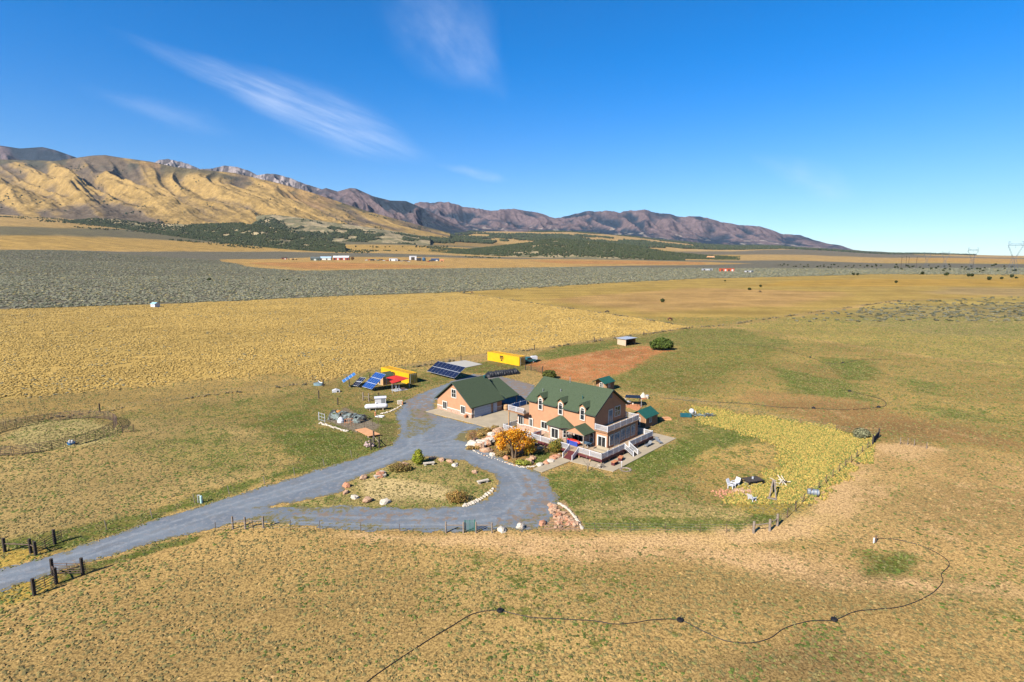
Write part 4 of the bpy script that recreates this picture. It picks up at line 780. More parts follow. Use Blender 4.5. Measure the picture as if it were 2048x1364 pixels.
# black tarp covered row behind the garage
A0 = Vector((*G(972, 755), 0)); A1 = Vector((*G(1036, 746), 0)); d = A1-A0; L = d.length; ang = math.atan2(d.y, d.x); b = MB(); rd = random.Random(3); prof = 12
rows = []
for k in range(41):
    t = k/40; h = (1.15+.28*math.sin(k*2.1)+.18*rd.random())*min(1, .4+k*.3, .4+(40-k)*.3); w_ = 1.25*min(1, .6+k*.2, .6+(40-k)*.2)
    rows.append([(t*L, w_*math.cos(math.pi*j/(prof-1))*(1+.12*rd.random()), h*math.sin(math.pi*j/(prof-1))**.7*(1+.1*rd.random())) for j in range(prof)])
b.add([p for r in rows for p in r], [(i*prof+j, i*prof+j+1, (i+1)*prof+j+1, (i+1)*prof+j) for i in range(40) for j in range(prof-1)]+[tuple(range(prof)), tuple(40*prof+j for j in range(prof-1, -1, -1))])
o = b.build('tarp_covered_row', m_tarp); o.location = A0; o.rotation_euler[2] = ang; tag(o, 'long low row of bales wrapped in black tarp behind the garage', 'hay bales')
# old truck and white drum rig behind the far container
def vehicle(name, label, cat, x, y, rz, L=5.2, col=None, kind='pickup', group=None, scale=1.):
    s = at(name, label, cat, x, y, rz, group); w_ = .95
    if kind == 'pickup':
        side = [(-2.6, .45), (2.55, .45), (2.6, .95), (1.5, 1.08), (.95, 1.7), (-.35, 1.72), (-.6, 1.1), (-2.6, 1.05)]
        gl = [(1.35, 1.1), (.9, 1.62), (-.3, 1.64), (-.45, 1.12)]
    elif kind == 'van':
        side = [(-3.6, .45), (3.3, .45), (3.5, 1.1), (2.9, 1.6), (2.8, 2.7), (-3.6, 2.75)]; gl = [(3.0, 1.2), (2.84, 2.0), (1.0, 2.0), (1.0, 1.25)]; w_ = 1.15
    else:
        side = [(-2.2, .4), (2.2, .4), (2.25, .85), (1.3, .98), (.7, 1.42), (-1.1, 1.44), (-1.8, 1.0), (-2.2, .95)]; gl = [(1.15, 1.0), (.66, 1.36), (-1.05, 1.38), (-1.55, 1.02)]
    b = MB(); b.loft([(x_, -w_, z) for x_, z in side], [(x_, w_, z) for x_, z in side]); b.build('body', col, s)
    b = MB(); b.loft([(x_, -w_-.01, z) for x_, z in gl], [(x_, w_+.01, z) for x_, z in gl]); b.build('side_window', m_glass, s)
    for xx in (side[0][0]*.62, side[1][0]*.62):
        for yy_ in (-w_, w_): b = MB(); b.tube([(xx, yy_-.12, .36), (xx, yy_+.12, .36)], .37, 12); wh = b.build('wheel', m_tire, s); b = MB(); b.tube([(xx, yy_-.13, .36), (xx, yy_+.13, .36)], .18, 8); b.build('rim', m_alu, wh)
    for yy_ in (-.6, .6): b = MB(); b.box(side[1][0]-.02, yy_-.15, .7, side[1][0]+.04, yy_+.15, .85); b.build('headlight', m_alu, s)
    s.scale = (scale,)*3; return s
vehicle('pickup_truck', 'dark teal pickup truck parked behind the end of the far yellow container', 'truck', 1055, 725, R_(20), col=m_teal)
s = at('trailer', 'small trailer loaded with a white box behind the far container', 'trailer', 1068, 723, R_(20)); MB().box(-1.2, -.8, .5, 1.2, .8, .7).build('bed', m_black, s); MB().box(-1.0, -.7, .71, .9, .7, 1.75).build('cargo_box', m_white, s)
for yy_ in (-.85, .85): b = MB(); b.tube([(0, yy_-.1, .35), (0, yy_+.1, .35)], .35, 12); b.build('wheel', m_tire, s)
b = MB(); b.tube([(1.2, 0, .55), (2.4, 0, .5)], .05, 5); b.build('drawbar', m_steel, s)
# pale slab behind the wide array
b = MB(); P = [G(*q) for q in ((885, 727), (930, 721), (965, 729), (925, 737), (905, 735))]; b.prism(P, 0, .12); tag(b.build('slab', M('old_pale_concrete', (.40, .38, .34), .9, .1)), kind='structure')
# horse shelter
s = at('horse_shelter', 'three sided livestock shelter with flat white roof beside the red dirt lot', 'shelter', 1252, 692); OFF[s.name] = tuple(s.location)
a, c_, e = [Vector((*G(*q), 0)) for q in ((1234.5, 688.5), (1251.5, 692.2), (1271, 689))]; bk = a+(e-c_); z = lambda p, h: Vector((p.x, p.y, h))
n1 = (c_-a).normalized()*.12; n2 = (e-c_).normalized()*.12
b = MB(); b.slab([a, c_, z(c_, 2.5), z(a, 2.3)], n2); b.build('side_wall', M('shelter_tan', (.52, .40, .28), .8, .08), s)
b = MB(); b.slab([bk, bk+(c_-a), z(bk+(c_-a), 2.5), z(bk, 2.3)], -n2); b.build('side_wall', m_post, s); b = MB(); b.slab([a+n2, bk-n2, z(bk-n2, 2.3), z(a+n2, 2.3)], n1); b.build('back_wall', m_dark, s)
o1 = (e-c_)*.08; o2 = (c_-a)*.12; b = MB(); b.slab([z(a-o1-o2, 2.34), z(c_-o1+o2, 2.56), z(e+o1+o2, 2.56), z(bk+o1-o2, 2.34)], (0, 0, .1)); b.build('roof', m_alu, s)
# white pump shed at the sage edge
s = at('white_shed', 'lone small white shed with pale blue roof at the edge of the grey sagebrush', 'shed', 311, 614, R_(-28))
b = MB(); P = [(-1.7, 0), (1.7, 0), (1.7, 2.2), (0, 3.0), (-1.7, 2.2)]; b.loft([(-2.4, y_, z_) for y_, z_ in P][::-1], [(2.4, y_, z_) for y_, z_ in P][::-1]); b.build('wall', m_white, s)
b = MB()
for q in (-1, 1): A = [(0, 3.15), (q*1.95, 2.2), (q*1.95, 2.1), (0, 3.05)]; X0 = [(-2.6, y_, z_) for y_, z_ in A]; X1 = [(2.6, y_, z_) for y_, z_ in A]; b.loft(*((X0, X1) if q > 0 else (X1, X0)))
b.build('roof', m_ltblue, s); MB().box(-.5, -1.76, 0, .5, -1.7, 1.9).build('door', m_alu, s)
# ---------------------------------------------------------------- fences
def post(b, x, y, h, r=.11, lean=(0, 0), z=0): b.tube([(x, y, z-.1), (x+lean[0], y+lean[1], z+h)], [r, r*.95], 7)
def fence(name, label, pts, step, h=1.25, r=.035, mat=None, wires=(.35, .7, 1.05), wr=.008, cat='wire fence', mesh=False):
    P = [Vector((*(T3(*p) if p[1] < 620 else (*G(*p), 0.)),)) for p in pts]; s = thing(name, label, cat, P[0], 0, None, tuple(P[0])); W_ = [P[0]]
    for i in range(len(P)-1):
        n = max(1, round((P[i+1]-P[i]).length/step))
        for k in range(1, n+1): q = P[i].lerp(P[i+1], k/n); q.z = float(tz(np.array([q.x]), np.array([q.y]))[0]); W_.append(q)
    for p in W_:
        b = MB(); post(b, p.x, p.y, h*random.uniform(.93, 1.06), r, (random.uniform(-.05, .05), random.uniform(-.05, .05)), p.z); b.build('post', mat or m_rust, s)
    b = MB()
    for w_ in wires: b.tube([p+Vector((0, 0, w_)) for p in W_], wr, 3, False)
    o = b.build('wire', m_steel, s)
    return s
fence('wire_fence', 'long wire fence with thin posts dividing the golden field from the house paddock', [(-150, 868), (0, 850), (200, 824), (430, 790), (640, 766), (740, 745), (918, 720), (1068, 700), (1190, 683), (1290, 669), (1385, 655.5)], 9, 1.3)
fence('wire_fence', 'wire fence with metal posts along the near side of the turning circle', [(432, 1062), (581, 1060), (640, 1061), (721, 1064), (800, 1066), (892, 1066)], 4.2, 1.25)
fence('wire_fence', 'wire fence from the green gate along the lower edge of the lawn', [(984, 1066), (1042, 1062), (1120, 1062), (1260, 1064), (1400, 1065), (1505, 1065)], 4.2, 1.2)
fence('wire_fence', 'wire fence climbing the right side of the yellow grass plot', [(1556, 1052), (1622, 992), (1690, 935), (1745, 890)], 3, 1.3, .06)
fence('wire_fence', 'faint wire fence behind the house running along the upper lawn edge', [(1752, 876), (1600, 848), (1440, 815), (1300, 792)], 7, 1.15)
fence('wire_fence', 'distant fence line overgrown with weeds between the two right pastures', [(1385, 655.5), (1440, 652), (1620, 626), (1800, 601)], 12, 1.3)
fence('wire_fence', 'distant fence between golden field and horse pasture', [(920, 585.5), (1100, 611.5), (1300, 640.5), (1385, 655.5)], 14, 1.3)
for i, (x, y) in enumerate([(305, 1037), (390, 1006), (459, 989), (530, 969), (590, 951), (649, 932), (704, 915), (214, 1060)]):
    X, Y = G(x, y); b = MB(); post(b, X, Y, 1.25, .05, (-.22, .05)); tag(b.build('fence_stake', m_grey), 'thin grey leaning stake in the grass verge left of the driveway', 'post', 'leaning stakes along the driveway')
def wpost(x, y, h, r=.17, label='', mat=None, group=None):
    X, Y = G(x, y); b = MB(); post(b, 0, 0, h, r); o = b.build('wooden_post', mat or m_dark); o.location = (X, Y, 0); return tag(o, label, 'post', group)
wpost(638, 797, 1.9, .14, 'lone dark wooden post left of the white well cover'); wpost(676, 810, 1.7, .14, 'dark wooden post between the well cover and the fenced garden')
wpost(200, 824, 1.9, .14, 'dark post on the field fence behind the round pen'); wpost(740, 764, 2.2, .14, 'tall dark post on the field fence behind the blue solar arrays')
wpost(922, 721, 1.9, .13, 'dark post on the field fence beside the pale slab'); wpost(1069, 700, 1.9, .13, 'dark post on the field fence behind the far yellow container'); wpost(1189, 684, 2., .13, 'dark post on the field fence left of the livestock shelter'); wpost(1287, 671, 1.7, .13, 'dark post on the field fence right of the livestock shelter')
wpost(626, 761, 1.5, .1, 'thin dark post left of the stock trough'); wpost(647, 773, 1.9, .13, 'dark post right against the stock trough')
def gate(label, pts, h=1.35, rails=5, brace=None, posth=1.5, mat=None, pmat=None, postr=.17, name='field_gate', cat='gate', pr=.035, pp=None):
    P = [Vector((*G(*p), 0)) for p in pts]; s = thing(name, label, cat, P[0], 0, None, tuple(P[0]))
    for i, p in enumerate(P):
        if pp and not pp[i]: continue
        b = MB(); post(b, p.x, p.y, posth*random.uniform(.95, 1.05), postr); b.build('post', pmat or m_dark, s)
    for i in range(len(P)-1):
        b = MB(); a, c = P[i], P[i+1]; nr = rails[i] if isinstance(rails, tuple) else rails; n = 0
        if nr == 1: b.tube([a+Vector((0, 0, h*.75)), c+Vector((0, 0, h*.75))], .06, 6)
        else:
            for k in range(nr): z_ = Vector((0, 0, .25+(h-.3)*k/(nr-1))); b.tube([a+z_, c+z_], pr, 5)
            for t in (.04, .5, .96): q = a.lerp(c, t); b.tube([q+Vector((0, 0, .22)), q+Vector((0, 0, h))], pr, 5)
        b.build('gate_panel' if nr > 1 else 'rail', mat or m_rust, s)
    return s
gate('heavy dark posts and open metal gate on the far side of the lane', [(10, 1104), (62, 1106), (72, 1111), (110, 1088), (125, 1081)], rails=(1, 1, 5, 5), mat=m_rust, posth=1.75, pp=(1, 1, 1, 1, 0))
gate('heavy dark posts with open metal gate on the near side of the lane, lower left', [(69, 1191), (113, 1168), (106, 1150), (166, 1150), (172, 1146)], rails=(5, 1, 5, 5), mat=m_rust, posth=1.85, pp=(1, 1, 1, 1, 0))
gate('three post wooden brace at the left end of the turning circle fence', [(466, 1058), (491, 1058), (527, 1056)], rails=(1, 1), mat=m_grey, pmat=m_grey, posth=1.6, postr=.12, name='fence_brace', cat='fence')
gate('pair of wooden H braces flanking the green gate', [(892, 1066), (927, 1066)], rails=(1,), mat=m_grey, pmat=m_grey, posth=1.4, postr=.1, name='fence_brace', cat='fence')
gate('wooden H brace right of the small green gate', [(952, 1066), (984, 1066)], rails=(1,), mat=m_grey, pmat=m_grey, posth=1.4, postr=.1, name='fence_brace', cat='fence')
m_gg = M('green_gate', (.02, .14, .11), .5, .1)
gate('small green mesh gate in the fence below the turning circle', [(930, 1064), (950, 1064)], rails=9, h=1.55, mat=m_gg, pmat=m_gg, posth=1.6, postr=.05, name='small_gate', pr=.03)
gate('metal gate between two dark posts at the corner of the red dirt lot', [(1051, 740), (1062, 741), (1085, 746)], rails=(1, 5), mat=m_rust, posth=1.9, postr=.13)
gate('wooden H brace with white rail beside the gate track below the solar panels', [(726.5, 801), (738, 803)], rails=(1,), mat=m_grey, pmat=m_grey, posth=1.9, postr=.15, name='fence_brace', cat='fence')
gate('row of dark posts and wire panel behind the equipment cabinet', [(738, 803), (758, 797), (768, 803)], rails=(3, 3), mat=m_rust, posth=1.5, postr=.12, name='fence_brace', cat='fence', pp=(0, 1, 1))
gate('dark posts with metal gate at the lower corner of the fenced garden', [(742, 899), (748, 884), (759, 896)], rails=(3, 1), mat=m_grey, posth=2.0, postr=.15, name='garden_gate')
gate('brace posts and rails at the bottom right corner of the lawn fence', [(1507, 1066), (1539, 1062), (1554, 1052)], rails=(1, 1), mat=m_grey, pmat=m_grey, posth=1.5, postr=.16, name='fence_brace', cat='fence')
gate('dark open gate at the far right corner of the yellow grass plot', [(1745, 890), (1757, 876)], rails=7, mat=m_dark, posth=1.9, postr=.14, pr=.06)
gate('green and grey metal gate beside the yellow grass plot corner', [(1745, 890), (1752, 884)], rails=5, h=1.1, mat=m_gg, posth=1.2, postr=.08, pr=.05) if False else None
gate('faint rusty pipe panels with one pale end post right of the track', [(1800, 889), (1815, 890), (1828, 892), (1853, 898)], rails=3, mat=m_rust, pmat=m_grey, posth=1.3, postr=.05, name='pipe_fence', cat='fence', pr=.02)
gate('wire fence panel with white posts at the left end of the garden', [(638, 841), (650, 845)], rails=(3,), h=1.7, mat=m_alu, pmat=m_alu, posth=1.9, postr=.07, name='fence_section', cat='fence')
# garden fence
fence('garden_fence', 'light wire fence round the gravel vegetable garden', [(650, 845), (672, 852), (696, 862), (712, 860), (745, 850), (757, 845)], 2.2, 1.6, .04, wires=(.3, .8, 1.3), cat='fence')
# round pen
cxp, cyp = -87.0, 98.6; s = thing('round_pen', 'round livestock pen of rusty pipe panels with trampled grass inside', 'pen', (cxp, cyp, 0)); RP = 11.0; NP = 20
for k in range(NP):
    a0, a1 = 2*math.pi*k/NP+.01, 2*math.pi*(k+1)/NP-.01; p = Vector((RP*math.cos(a0), RP*math.sin(a0), 0)); q = Vector((RP*math.cos(a1), RP*math.sin(a1), 0)); b = MB()
    for h in (.3, .58, .86, 1.14, 1.42, 1.66): b.tube([p+Vector((0, 0, h)), q+Vector((0, 0, h))], .05, 5)
    for t in (0, .5, 1): m = p.lerp(q, t); b.tube([m, m+Vector((0, 0, 1.7))], .035, 5)
    b.build('panel', m_rust, s)
gate('spare pipe panel leaning against the outside of the round pen', [(245, 866), (268, 864)], rails=6, h=1.5, mat=m_rust, posth=1.6, postr=.04, name='fence_section', cat='fence', pr=.03)
s = at('water_tub', 'blue tub with white jugs standing inside the round pen', 'tub', 143, 889); MB().lathe((0, 0, 0), [(.5, 0), (.62, .4), (.56, .4), (.5, .25)], 16).build('tub', M('bright_blue', (.02, .25, .62), .4, .1), s)
for dx in (-.25, .25): MB().lathe((dx, 0, .2), [(.2, 0), (.22, .5), (.08, .65), (.08, .75)], 10).build('jug', m_white, s)
# meter pole
s = at('standpipe', 'white water standpipe with a pale hose bib beside the lane', 'standpipe', 403, 1006); MB().lathe((0, 0, 0), [(.16, 0), (.16, .95), (.1, 1.05)], 10).build('pipe', M('pale_cyan', (.45, .68, .66), .5, .05), s); b = MB(); b.tube([(-.5, .1, 0), (-.5, .1, 1.1), (-.1, 0, 1.1)], .06, 6); b.build('tap', m_alu, s)
# irrigation hose, sprinklers and standpipe
hp = [(700, 1395), (735, 1364), (770, 1338), (850, 1285), (900, 1255), (938, 1232), (965, 1224), (1000, 1222), (1060, 1235), (1130, 1239), (1190, 1243), (1230, 1249), (1270, 1246), (1310, 1240), (1360, 1241), (1400, 1260), (1450, 1282), (1500, 1287), (1540, 1277), (1570, 1257), (1620, 1243), (1668, 1241), (1710, 1224), (1760, 1219), (1810, 1212), (1860, 1190), (1885, 1165), (1883, 1148), (1898, 1132), (1890, 1117), (1850, 1095), (1800, 1081), (1760, 1077), (1750, 1079)]
W_ = [Vector((*G(*p), .05)) for p in hp]; C_ = []
for i in range(len(W_)-1):
    p0, p1, p2, p3 = W_[max(i-1, 0)], W_[i], W_[i+1], W_[min(i+2, len(W_)-1)]
    for k in range(6): t = k/6; C_.append(.5*((2*p1)+(p2-p0)*t+(2*p0-5*p1+4*p2-p3)*t*t+(3*p1-p0-3*p2+p3)*t**3))
b = MB(); b.tube(C_+[W_[-1]], .038, 6); tag(b.build('irrigation_hose', m_black), 'long black irrigation hose winding across the dry foreground pasture', 'hose')
def hose(pts, label):
    W_ = [Vector((*G(*p), .05)) for p in pts]; C_ = []
    for i in range(len(W_)-1):
        p0, p1, p2, p3 = W_[max(i-1, 0)], W_[i], W_[i+1], W_[min(i+2, len(W_)-1)]
        for k in range(6): t = k/6; C_.append(.5*((2*p1)+(p2-p0)*t+(2*p0-5*p1+4*p2-p3)*t*t+(3*p1-p0-3*p2+p3)*t**3))
    b = MB(); b.tube(C_+[W_[-1]], .06, 5); tag(b.build('irrigation_hose', m_black), label, 'hose')
hose([(1320, 796), (1400, 803), (1500, 808), (1560, 815), (1627, 817), (1690, 820), (1757, 815), (1772, 809), (1760, 798), (1699, 783)], 'black irrigation hose looping across the pasture above the yellow grass')
hose([(1440, 686), (1500, 690), (1558, 698), (1620, 715), (1650, 726), (1686, 727), (1720, 720), (1780, 719)], 'farthest black irrigation hose in the pasture behind the livestock shelter')
for x, y in ((1627, 817), (1757, 815), (1699, 783), (1620, 715), (1686, 726)):
    s = at('sprinkler', 'small black tub sprinkler on a hose in the pasture behind the yard', 'sprinkler', x, y, 0, 'sprinklers behind the yard'); MB().lathe((0, 0, 0), [(.32, 0), (.40, .08), (.36, .3), (.12, .34), (.1, .2)], 12).build('base', m_black, s); b = MB(); b.tube([(0, 0, .2), (0, 0, .5), (.14, 0, .56)], .04, 5); b.build('nozzle', m_black, s)
for i, (x, y) in enumerate([(1000, 1223), (1360, 1242), (1668, 1241)]):
    s = at('sprinkler', 'black tub sprinkler on the irrigation hose, '+('leftmost of the three', 'middle one of the three', 'rightmost of the three')[i], 'sprinkler', x, y, 0, 'sprinklers on the hose')
    MB().lathe((0, 0, 0), [(.24, 0), (.30, .06), (.27, .22), (.12, .26), (.1, .18)], 14).build('base', m_black, s); b = MB(); b.tube([(0, 0, .2), (0, 0, .45), (.14, 0, .52)], .035, 5); b.build('nozzle', m_black, s)
s = at('hydrant', 'short white and rusty yard hydrant at the upper end of the black hose', 'hydrant', 1749, 1086); MB().lathe((-.1, 0, 0), [(.09, 0), (.09, .6), (.05, .65)], 8).build('pipe', m_white, s); MB().lathe((.12, 0, 0), [(.06, 0), (.06, .8), (.1, .8), (.1, .9)], 8).build('riser', m_rust, s)
# fenced garden contents
s = at('netted_arch', 'low garden hoop house draped with torn grey green netting', 'hoop house', *((640+710)/2+22, 838), R_(-20)); rd = random.Random(5); b = MB(); rows = []
for k in range(15): t = k/14; h = 1.5*(1-.35*t)*(.85+.3*rd.random()); w_ = 1.9*(.85+.25*rd.random()); rows.append([(-3.6+t*7.6, w_*math.cos(math.pi*j/11), h*math.sin(math.pi*j/11)*(.85+.3*rd.random())) for j in range(12)])
b.add([p for r in rows for p in r], [(i*12+j, i*12+j+1, (i+1)*12+j+1, (i+1)*12+j) for i in range(14) for j in range(3, 11) if rd.random() > .12]); o = b.build('netting', M('netting_grey_green', (.16, .20, .19), .8, .3, 3, col2=(.05, .05, .045), thr=(.45, .55), spots=1.3), s)
m_ = o.modifiers.new('thick', 'SOLIDIFY'); m_.thickness = .03
for k in (0, 5, 10, 14): b = MB(); b.tube([(-3.6+k/14*7.6, 1.9*math.cos(math.pi*j/8), 1.5*(1-.35*k/14)*math.sin(math.pi*j/8)) for j in range(9)], .05, 5); b.build('hoop', m_rust, s)
s = at('oil_tank', 'orange barrel stack at the left end of the netted hoop house', 'barrel', 678, 835)
for z0, z1 in ((0, .75), (.78, 1.5)): MB().lathe((0, 0, z0), [(.42, 0), (.5, .1), (.5, z1-z0-.1), (.42, z1-z0)], 14).build('barrel', M('orange_barrel', (.52, .22, .05), .6, .15), s)
s = at('white_cone_tent', 'white bell shaped cover standing in the gravel garden', 'cover', 682, 844); MB().lathe((0, 0, 0), [(.75, 0), (.7, .35), (.45, .8), (.15, 1.05), (.02, 1.1)], 14).build('cover', m_white, s)
s = at('white_tote', 'small white crate with dark opening beside the white bell cover', 'crate', 692, 839, R_(30)); MB().box(-.5, -.4, 0, .5, .4, .9).build('body', m_white, s); MB().box(.1, -.42, .1, .45, -.4, .8).build('opening', m_black, s)
s = at('trellis', 'rusty metal trellis frame standing in the garden gravel', 'trellis', 698, 850, R_(-15)); b = MB()
for x in (-.7, .7):
    for y in (-.4, .4): b.tube([(x, y, 0), (x, y, 1.2)], .035, 5)
for z in (.6, 1.2): b.tube([(-.7, -.4, z), (.7, -.4, z), (.7, .4, z), (-.7, .4, z), (-.7, -.4, z)], .03, 5)
b.build('frame', m_terra, s)
s = at('plywood_table', 'large flat sheet of orange plywood raised on blocks below the garden', 'platform', 735, 864); OFF[s.name] = tuple(s.location); P = [G(*q, .35) for q in ((710, 860), (731, 856), (761, 869), (737, 873))]
b = MB(); b.prism([P[0], P[3], P[2], P[1]], .36, .44); b.build('plywood_sheet', m_wood, s)
for p in P: c = Vector((*G(735, 864), 0)); q = Vector((p[0], p[1], 0)).lerp(c, .12); MB().box(q.x-.15, q.y-.15, 0, q.x+.15, q.y+.15, .355).build('block', m_grey, s)
s = at('red_pump', 'small red hand pump beside a white wash frame near the tank', 'pump', 751, 832); MB().lathe((0, 0, 0), [(.2, 0), (.16, .6), (.22, .7), (.08, 1.0)], 8).build('body', m_terra, s); b = MB(); b.tube([(0, 0, .95), (.1, 0, 1.5)], .05, 5); b.build('handle', m_alu, s)
s = at('wash_frame', 'low white rectangular frame on the ground beside the red pump', 'frame', 760, 834, R_(-15)); b = MB(); b.tube([(-.8, -.45, .15), (.8, -.45, .15), (.8, .45, .15), (-.8, .45, .15), (-.8, -.45, .15)], .1, 6); b.build('frame', m_white, s)
b = MB(); rd = random.Random(9)
for k in range(26): b.rock((rd.uniform(-.8, .8), rd.uniform(-.5, .5), rd.uniform(.1, .8)), rd.uniform(.15, .3), seed=k)
o = b.build('scrap_heap', M('scrap_pink', (.38, .28, .26), .8, .35, 2.5)); o.location = (*G(741, 893), 0); tag(o, 'heap of pinkish scrap beside the dark garden corner posts', 'scrap heap')
# yard furniture right of the house
def chair(label, x, y, rz, mat=None, sc=1., group=None):
    s = at('garden_chair', label, 'chair', x, y, rz, group)
    b = MB(); b.slab([(-.3, -.3, .4), (.3, -.3, .4), (.3, .3, .36), (-.3, .3, .36)], (0, 0, .05)); b.build('seat', mat or m_white, s)
    b = MB(); b.slab([(-.3, .3, .4), (.3, .3, .4), (.3, .55, 1.0), (-.3, .55, 1.0)], (0, .05, 0)); b.build('backrest', mat or m_white, s)
    for x_ in (-.32, .32): b = MB(); b.box(x_-.05, -.35, .55, x_+.05, .35, .6); b.build('armrest', mat or m_white, s)
    for x_ in (-.28, .28):
        for y_ in (-.28, .28): MB().box(x_-.04, y_-.04, 0, x_+.04, y_+.04, .38 if y_ > 0 else .54).build('leg', mat or m_white, s)
    s.scale = (sc,)*3; return s
chair('white garden chair tipped near the concrete pad, left of the two', 1463, 977, R_(40), sc=1.25); chair('white garden chair close behind the first beside the stone ring', 1470, 973, R_(-60), sc=1.25); chair('white chair lying beside the yellow grass below the stone ring', 1504, 1003, R_(120), sc=1.2)
s = at('fire_pad', 'square concrete pad with dark metal fire table at the edge of the yellow grass', 'fire pad', 1503, 972, GRID); OFF[s.name] = tuple(s.location); s.rotation_euler = (0, 0, 0)
P = [G(*q) for q in ((1480, 970), (1509, 978), (1526, 967), (1497, 961))]; b = MB(); b.prism(P, 0, .1); b.build('slab', m_conc, s); c = G(1505, 966); o2_ = [(c[0]+x*math.cos(.3)-y*math.sin(.3), c[1]+x*math.sin(.3)+y*math.cos(.3)) for x, y in ((-1.3, -.8), (1.3, -.8), (1.3, .8), (-1.3, .8))]
MB().prism(o2_, .55, .65).build('table_top', m_dark, s)
for p in o2_: MB().box(p[0]-.08, p[1]-.08, .1, p[0]+.08, p[1]+.08, .549).build('leg', m_black, s)
MB().lathe((c[0], c[1], .66), [(.15, 0), (.15, .3), (.02, .35)], 8).build('burner', m_alu, s)
s = at('water_trough', 'dark blue drum lying on the fence line at the right of the yellow grass', 'drum', 1626, 991, R_(-20)); b = MB(); b.tube([(-.75, 0, .5), (-.7, 0, .5), (.7, 0, .5), (.75, 0, .5)], [.3, .42, .42, .3], 14); b.build('drum', m_steel, s)
for x in (-.45, 0, .45): b = MB(); b.tube([(x-.04, 0, .5), (x+.04, 0, .5)], .45, 14); b.build('hoop', M('drum_blue', (.10, .16, .26), .5), s)
for x in (-.6, .6): MB().box(x-.06, -.3, 0, x+.06, .3, .16).build('foot', m_black, s)
s = at('swing_frame', 'weathered wooden seesaw frame leaning in the yellow grass', 'swing', 1547, 995, R_(60)); b = MB(); b.tube([(-1.0, -.4, 0), (1.6, .1, 1.9)], .1, 6); b.tube([(-1.0, .5, 0), (1.6, .3, 1.9)], .1, 6); b.tube([(1.5, .2, 0), (1.6, .2, 1.9)], .1, 6); b.build('frame', m_grey, s); b = MB(); b.obox((-1.0, .1, .25), .9, 1.2, .1, ry=R_(12)); b.build('seat', m_grey, s)
s = at('rubbish_heap', 'small tangle of pale pipes and tubs further up the yellow grass', 'scrap', 1564, 970); b = MB(); rd = random.Random(4)
for k in range(14): a = rd.uniform(0, 6.3); p = Vector((rd.uniform(-.7, .7), rd.uniform(-.7, .7), rd.uniform(.05, .4))); b.tube([p, p+Vector((math.cos(a), math.sin(a), rd.uniform(0, .9)))*.9], .06, 5)
b.build('pipes', m_rockp, s); MB().lathe((.5, .3, 0), [(.25, 0), (.3, .5), (.26, .5)], 10).build('tub', m_dark, s)
def pile(label, x, y, n, rad, mat, cat='stone heap', name='stone_heap', sq=.6, seed=1, rs=(.12, .35)):
    b = MB(); rd = random.Random(seed)
    for k in range(n): a = rd.uniform(0, 6.3); q = rad*math.sqrt(rd.random()); h = max(0, (1-q/rad))*rad*sq*.5; b.rock((q*math.cos(a), q*math.sin(a)*.8, h*rd.random()), rd.uniform(*rs), seed=seed*100+k)
    o = b.build(name, mat); o.location = (*G(x, y), 0); return tag(o, label, cat)
pile('low ring of orange stones beside the two white chairs', 1487, 984, 40, 1.5, m_rock, seed=2); pile('strip of reddish rubble left of the stone ring', 1450, 987, 70, 1.9, m_rockr, seed=3, sq=.15, rs=(.08, .2))
s = at('garden_bed', 'dark blue plastic sheet weighed down left of the netting behind the yard', 'sheet', 1371, 833); b = MB(); b.slab([(-1.3, -.7, .1), (1.0, -.9, .05), (1.4, .8, .45), (-.9, .8, .5)], (0, 0, .06)); b.build('sheet', m_teal, s); MB().box(-.9, -.5, 0, .9, .5, .2).build('frame', m_black, s)
s = at('white_ball_tank', 'round white tank on a stand behind the dark blue sheet', 'tank', 1383, 829); MB().lathe((0, 0, 0), [(.25, 0), (.3, .3), (.5, .5), (.55, .85), (.35, 1.2), (.02, 1.3)], 14).build('tank', m_white, s, True); MB().box(.7, -.1, 0, .85, .1, .8).build('post', m_white, s)
s = at('netting_sheet', 'crumpled grey green netting spread on the ground at the corner of the yellow grass', 'netting', 1407, 832); b = MB(); rd = random.Random(6); nn = 9
V_ = [(-2.4+4.8*i/(nn-1), -1.1+2.2*j/5, .06+.45*rd.random()) for i in range(nn) for j in range(6)]; b.add(V_, [(i*6+j, (i+1)*6+j, (i+1)*6+j+1, i*6+j+1) for i in range(nn-1) for j in range(5)]); o = b.build('netting', M('netting_grey_green', (.16, .20, .19), .8), s); m_ = o.modifiers.new('thick', 'SOLIDIFY'); m_.thickness = .04
# things behind the house, right of the gable
s = at('black_canopy', 'low black canopy on thin posts behind the right gable of the house', 'canopy', 1267, 803); OFF[s.name] = tuple(s.location); P = [G(*q, 2.0) for q in ((1252, 790), (1280, 791), (1283, 797), (1250, 795))]; b = MB(); b.prism(P[::-1], 1.95, 2.06); b.build('roof', m_tarp, s)
for p in P: b = MB(); b.tube([(p[0], p[1], 0), (p[0], p[1], 1.95)], .05, 5); b.build('post', m_alu, s)
s = at('cone_tent', 'small cream pointed tent beside the black canopy', 'tent', 1286, 797); MB().lathe((0, 0, 0), [(.9, 0), (.8, .5), (.05, 1.5)], 8).build('cover', m_rockp, s); MB().lathe((0, 0, 0), [(.92, 0), (.88, .35)], 8).build('skirt', m_terra, s)
s = at('white_bin', 'pale green bin beside the small pointed tent', 'bin', 1294, 797); MB().lathe((0, 0, 0), [(.4, 0), (.45, .7), (.35, .75)], 10).build('bin', m_rockp, s); MB().lathe((0, 0, .76), [(.46, 0), (.3, .1), (.05, .12)], 10).build('lid', m_alu, s)
P = [G(*q) for q in ((1248, 813), (1262, 805), (1286, 812), (1276, 822))]; b = MB(); b.prism(P[::-1], 0, .08); tag(b.build('terrace_slab', m_terra), kind='structure')
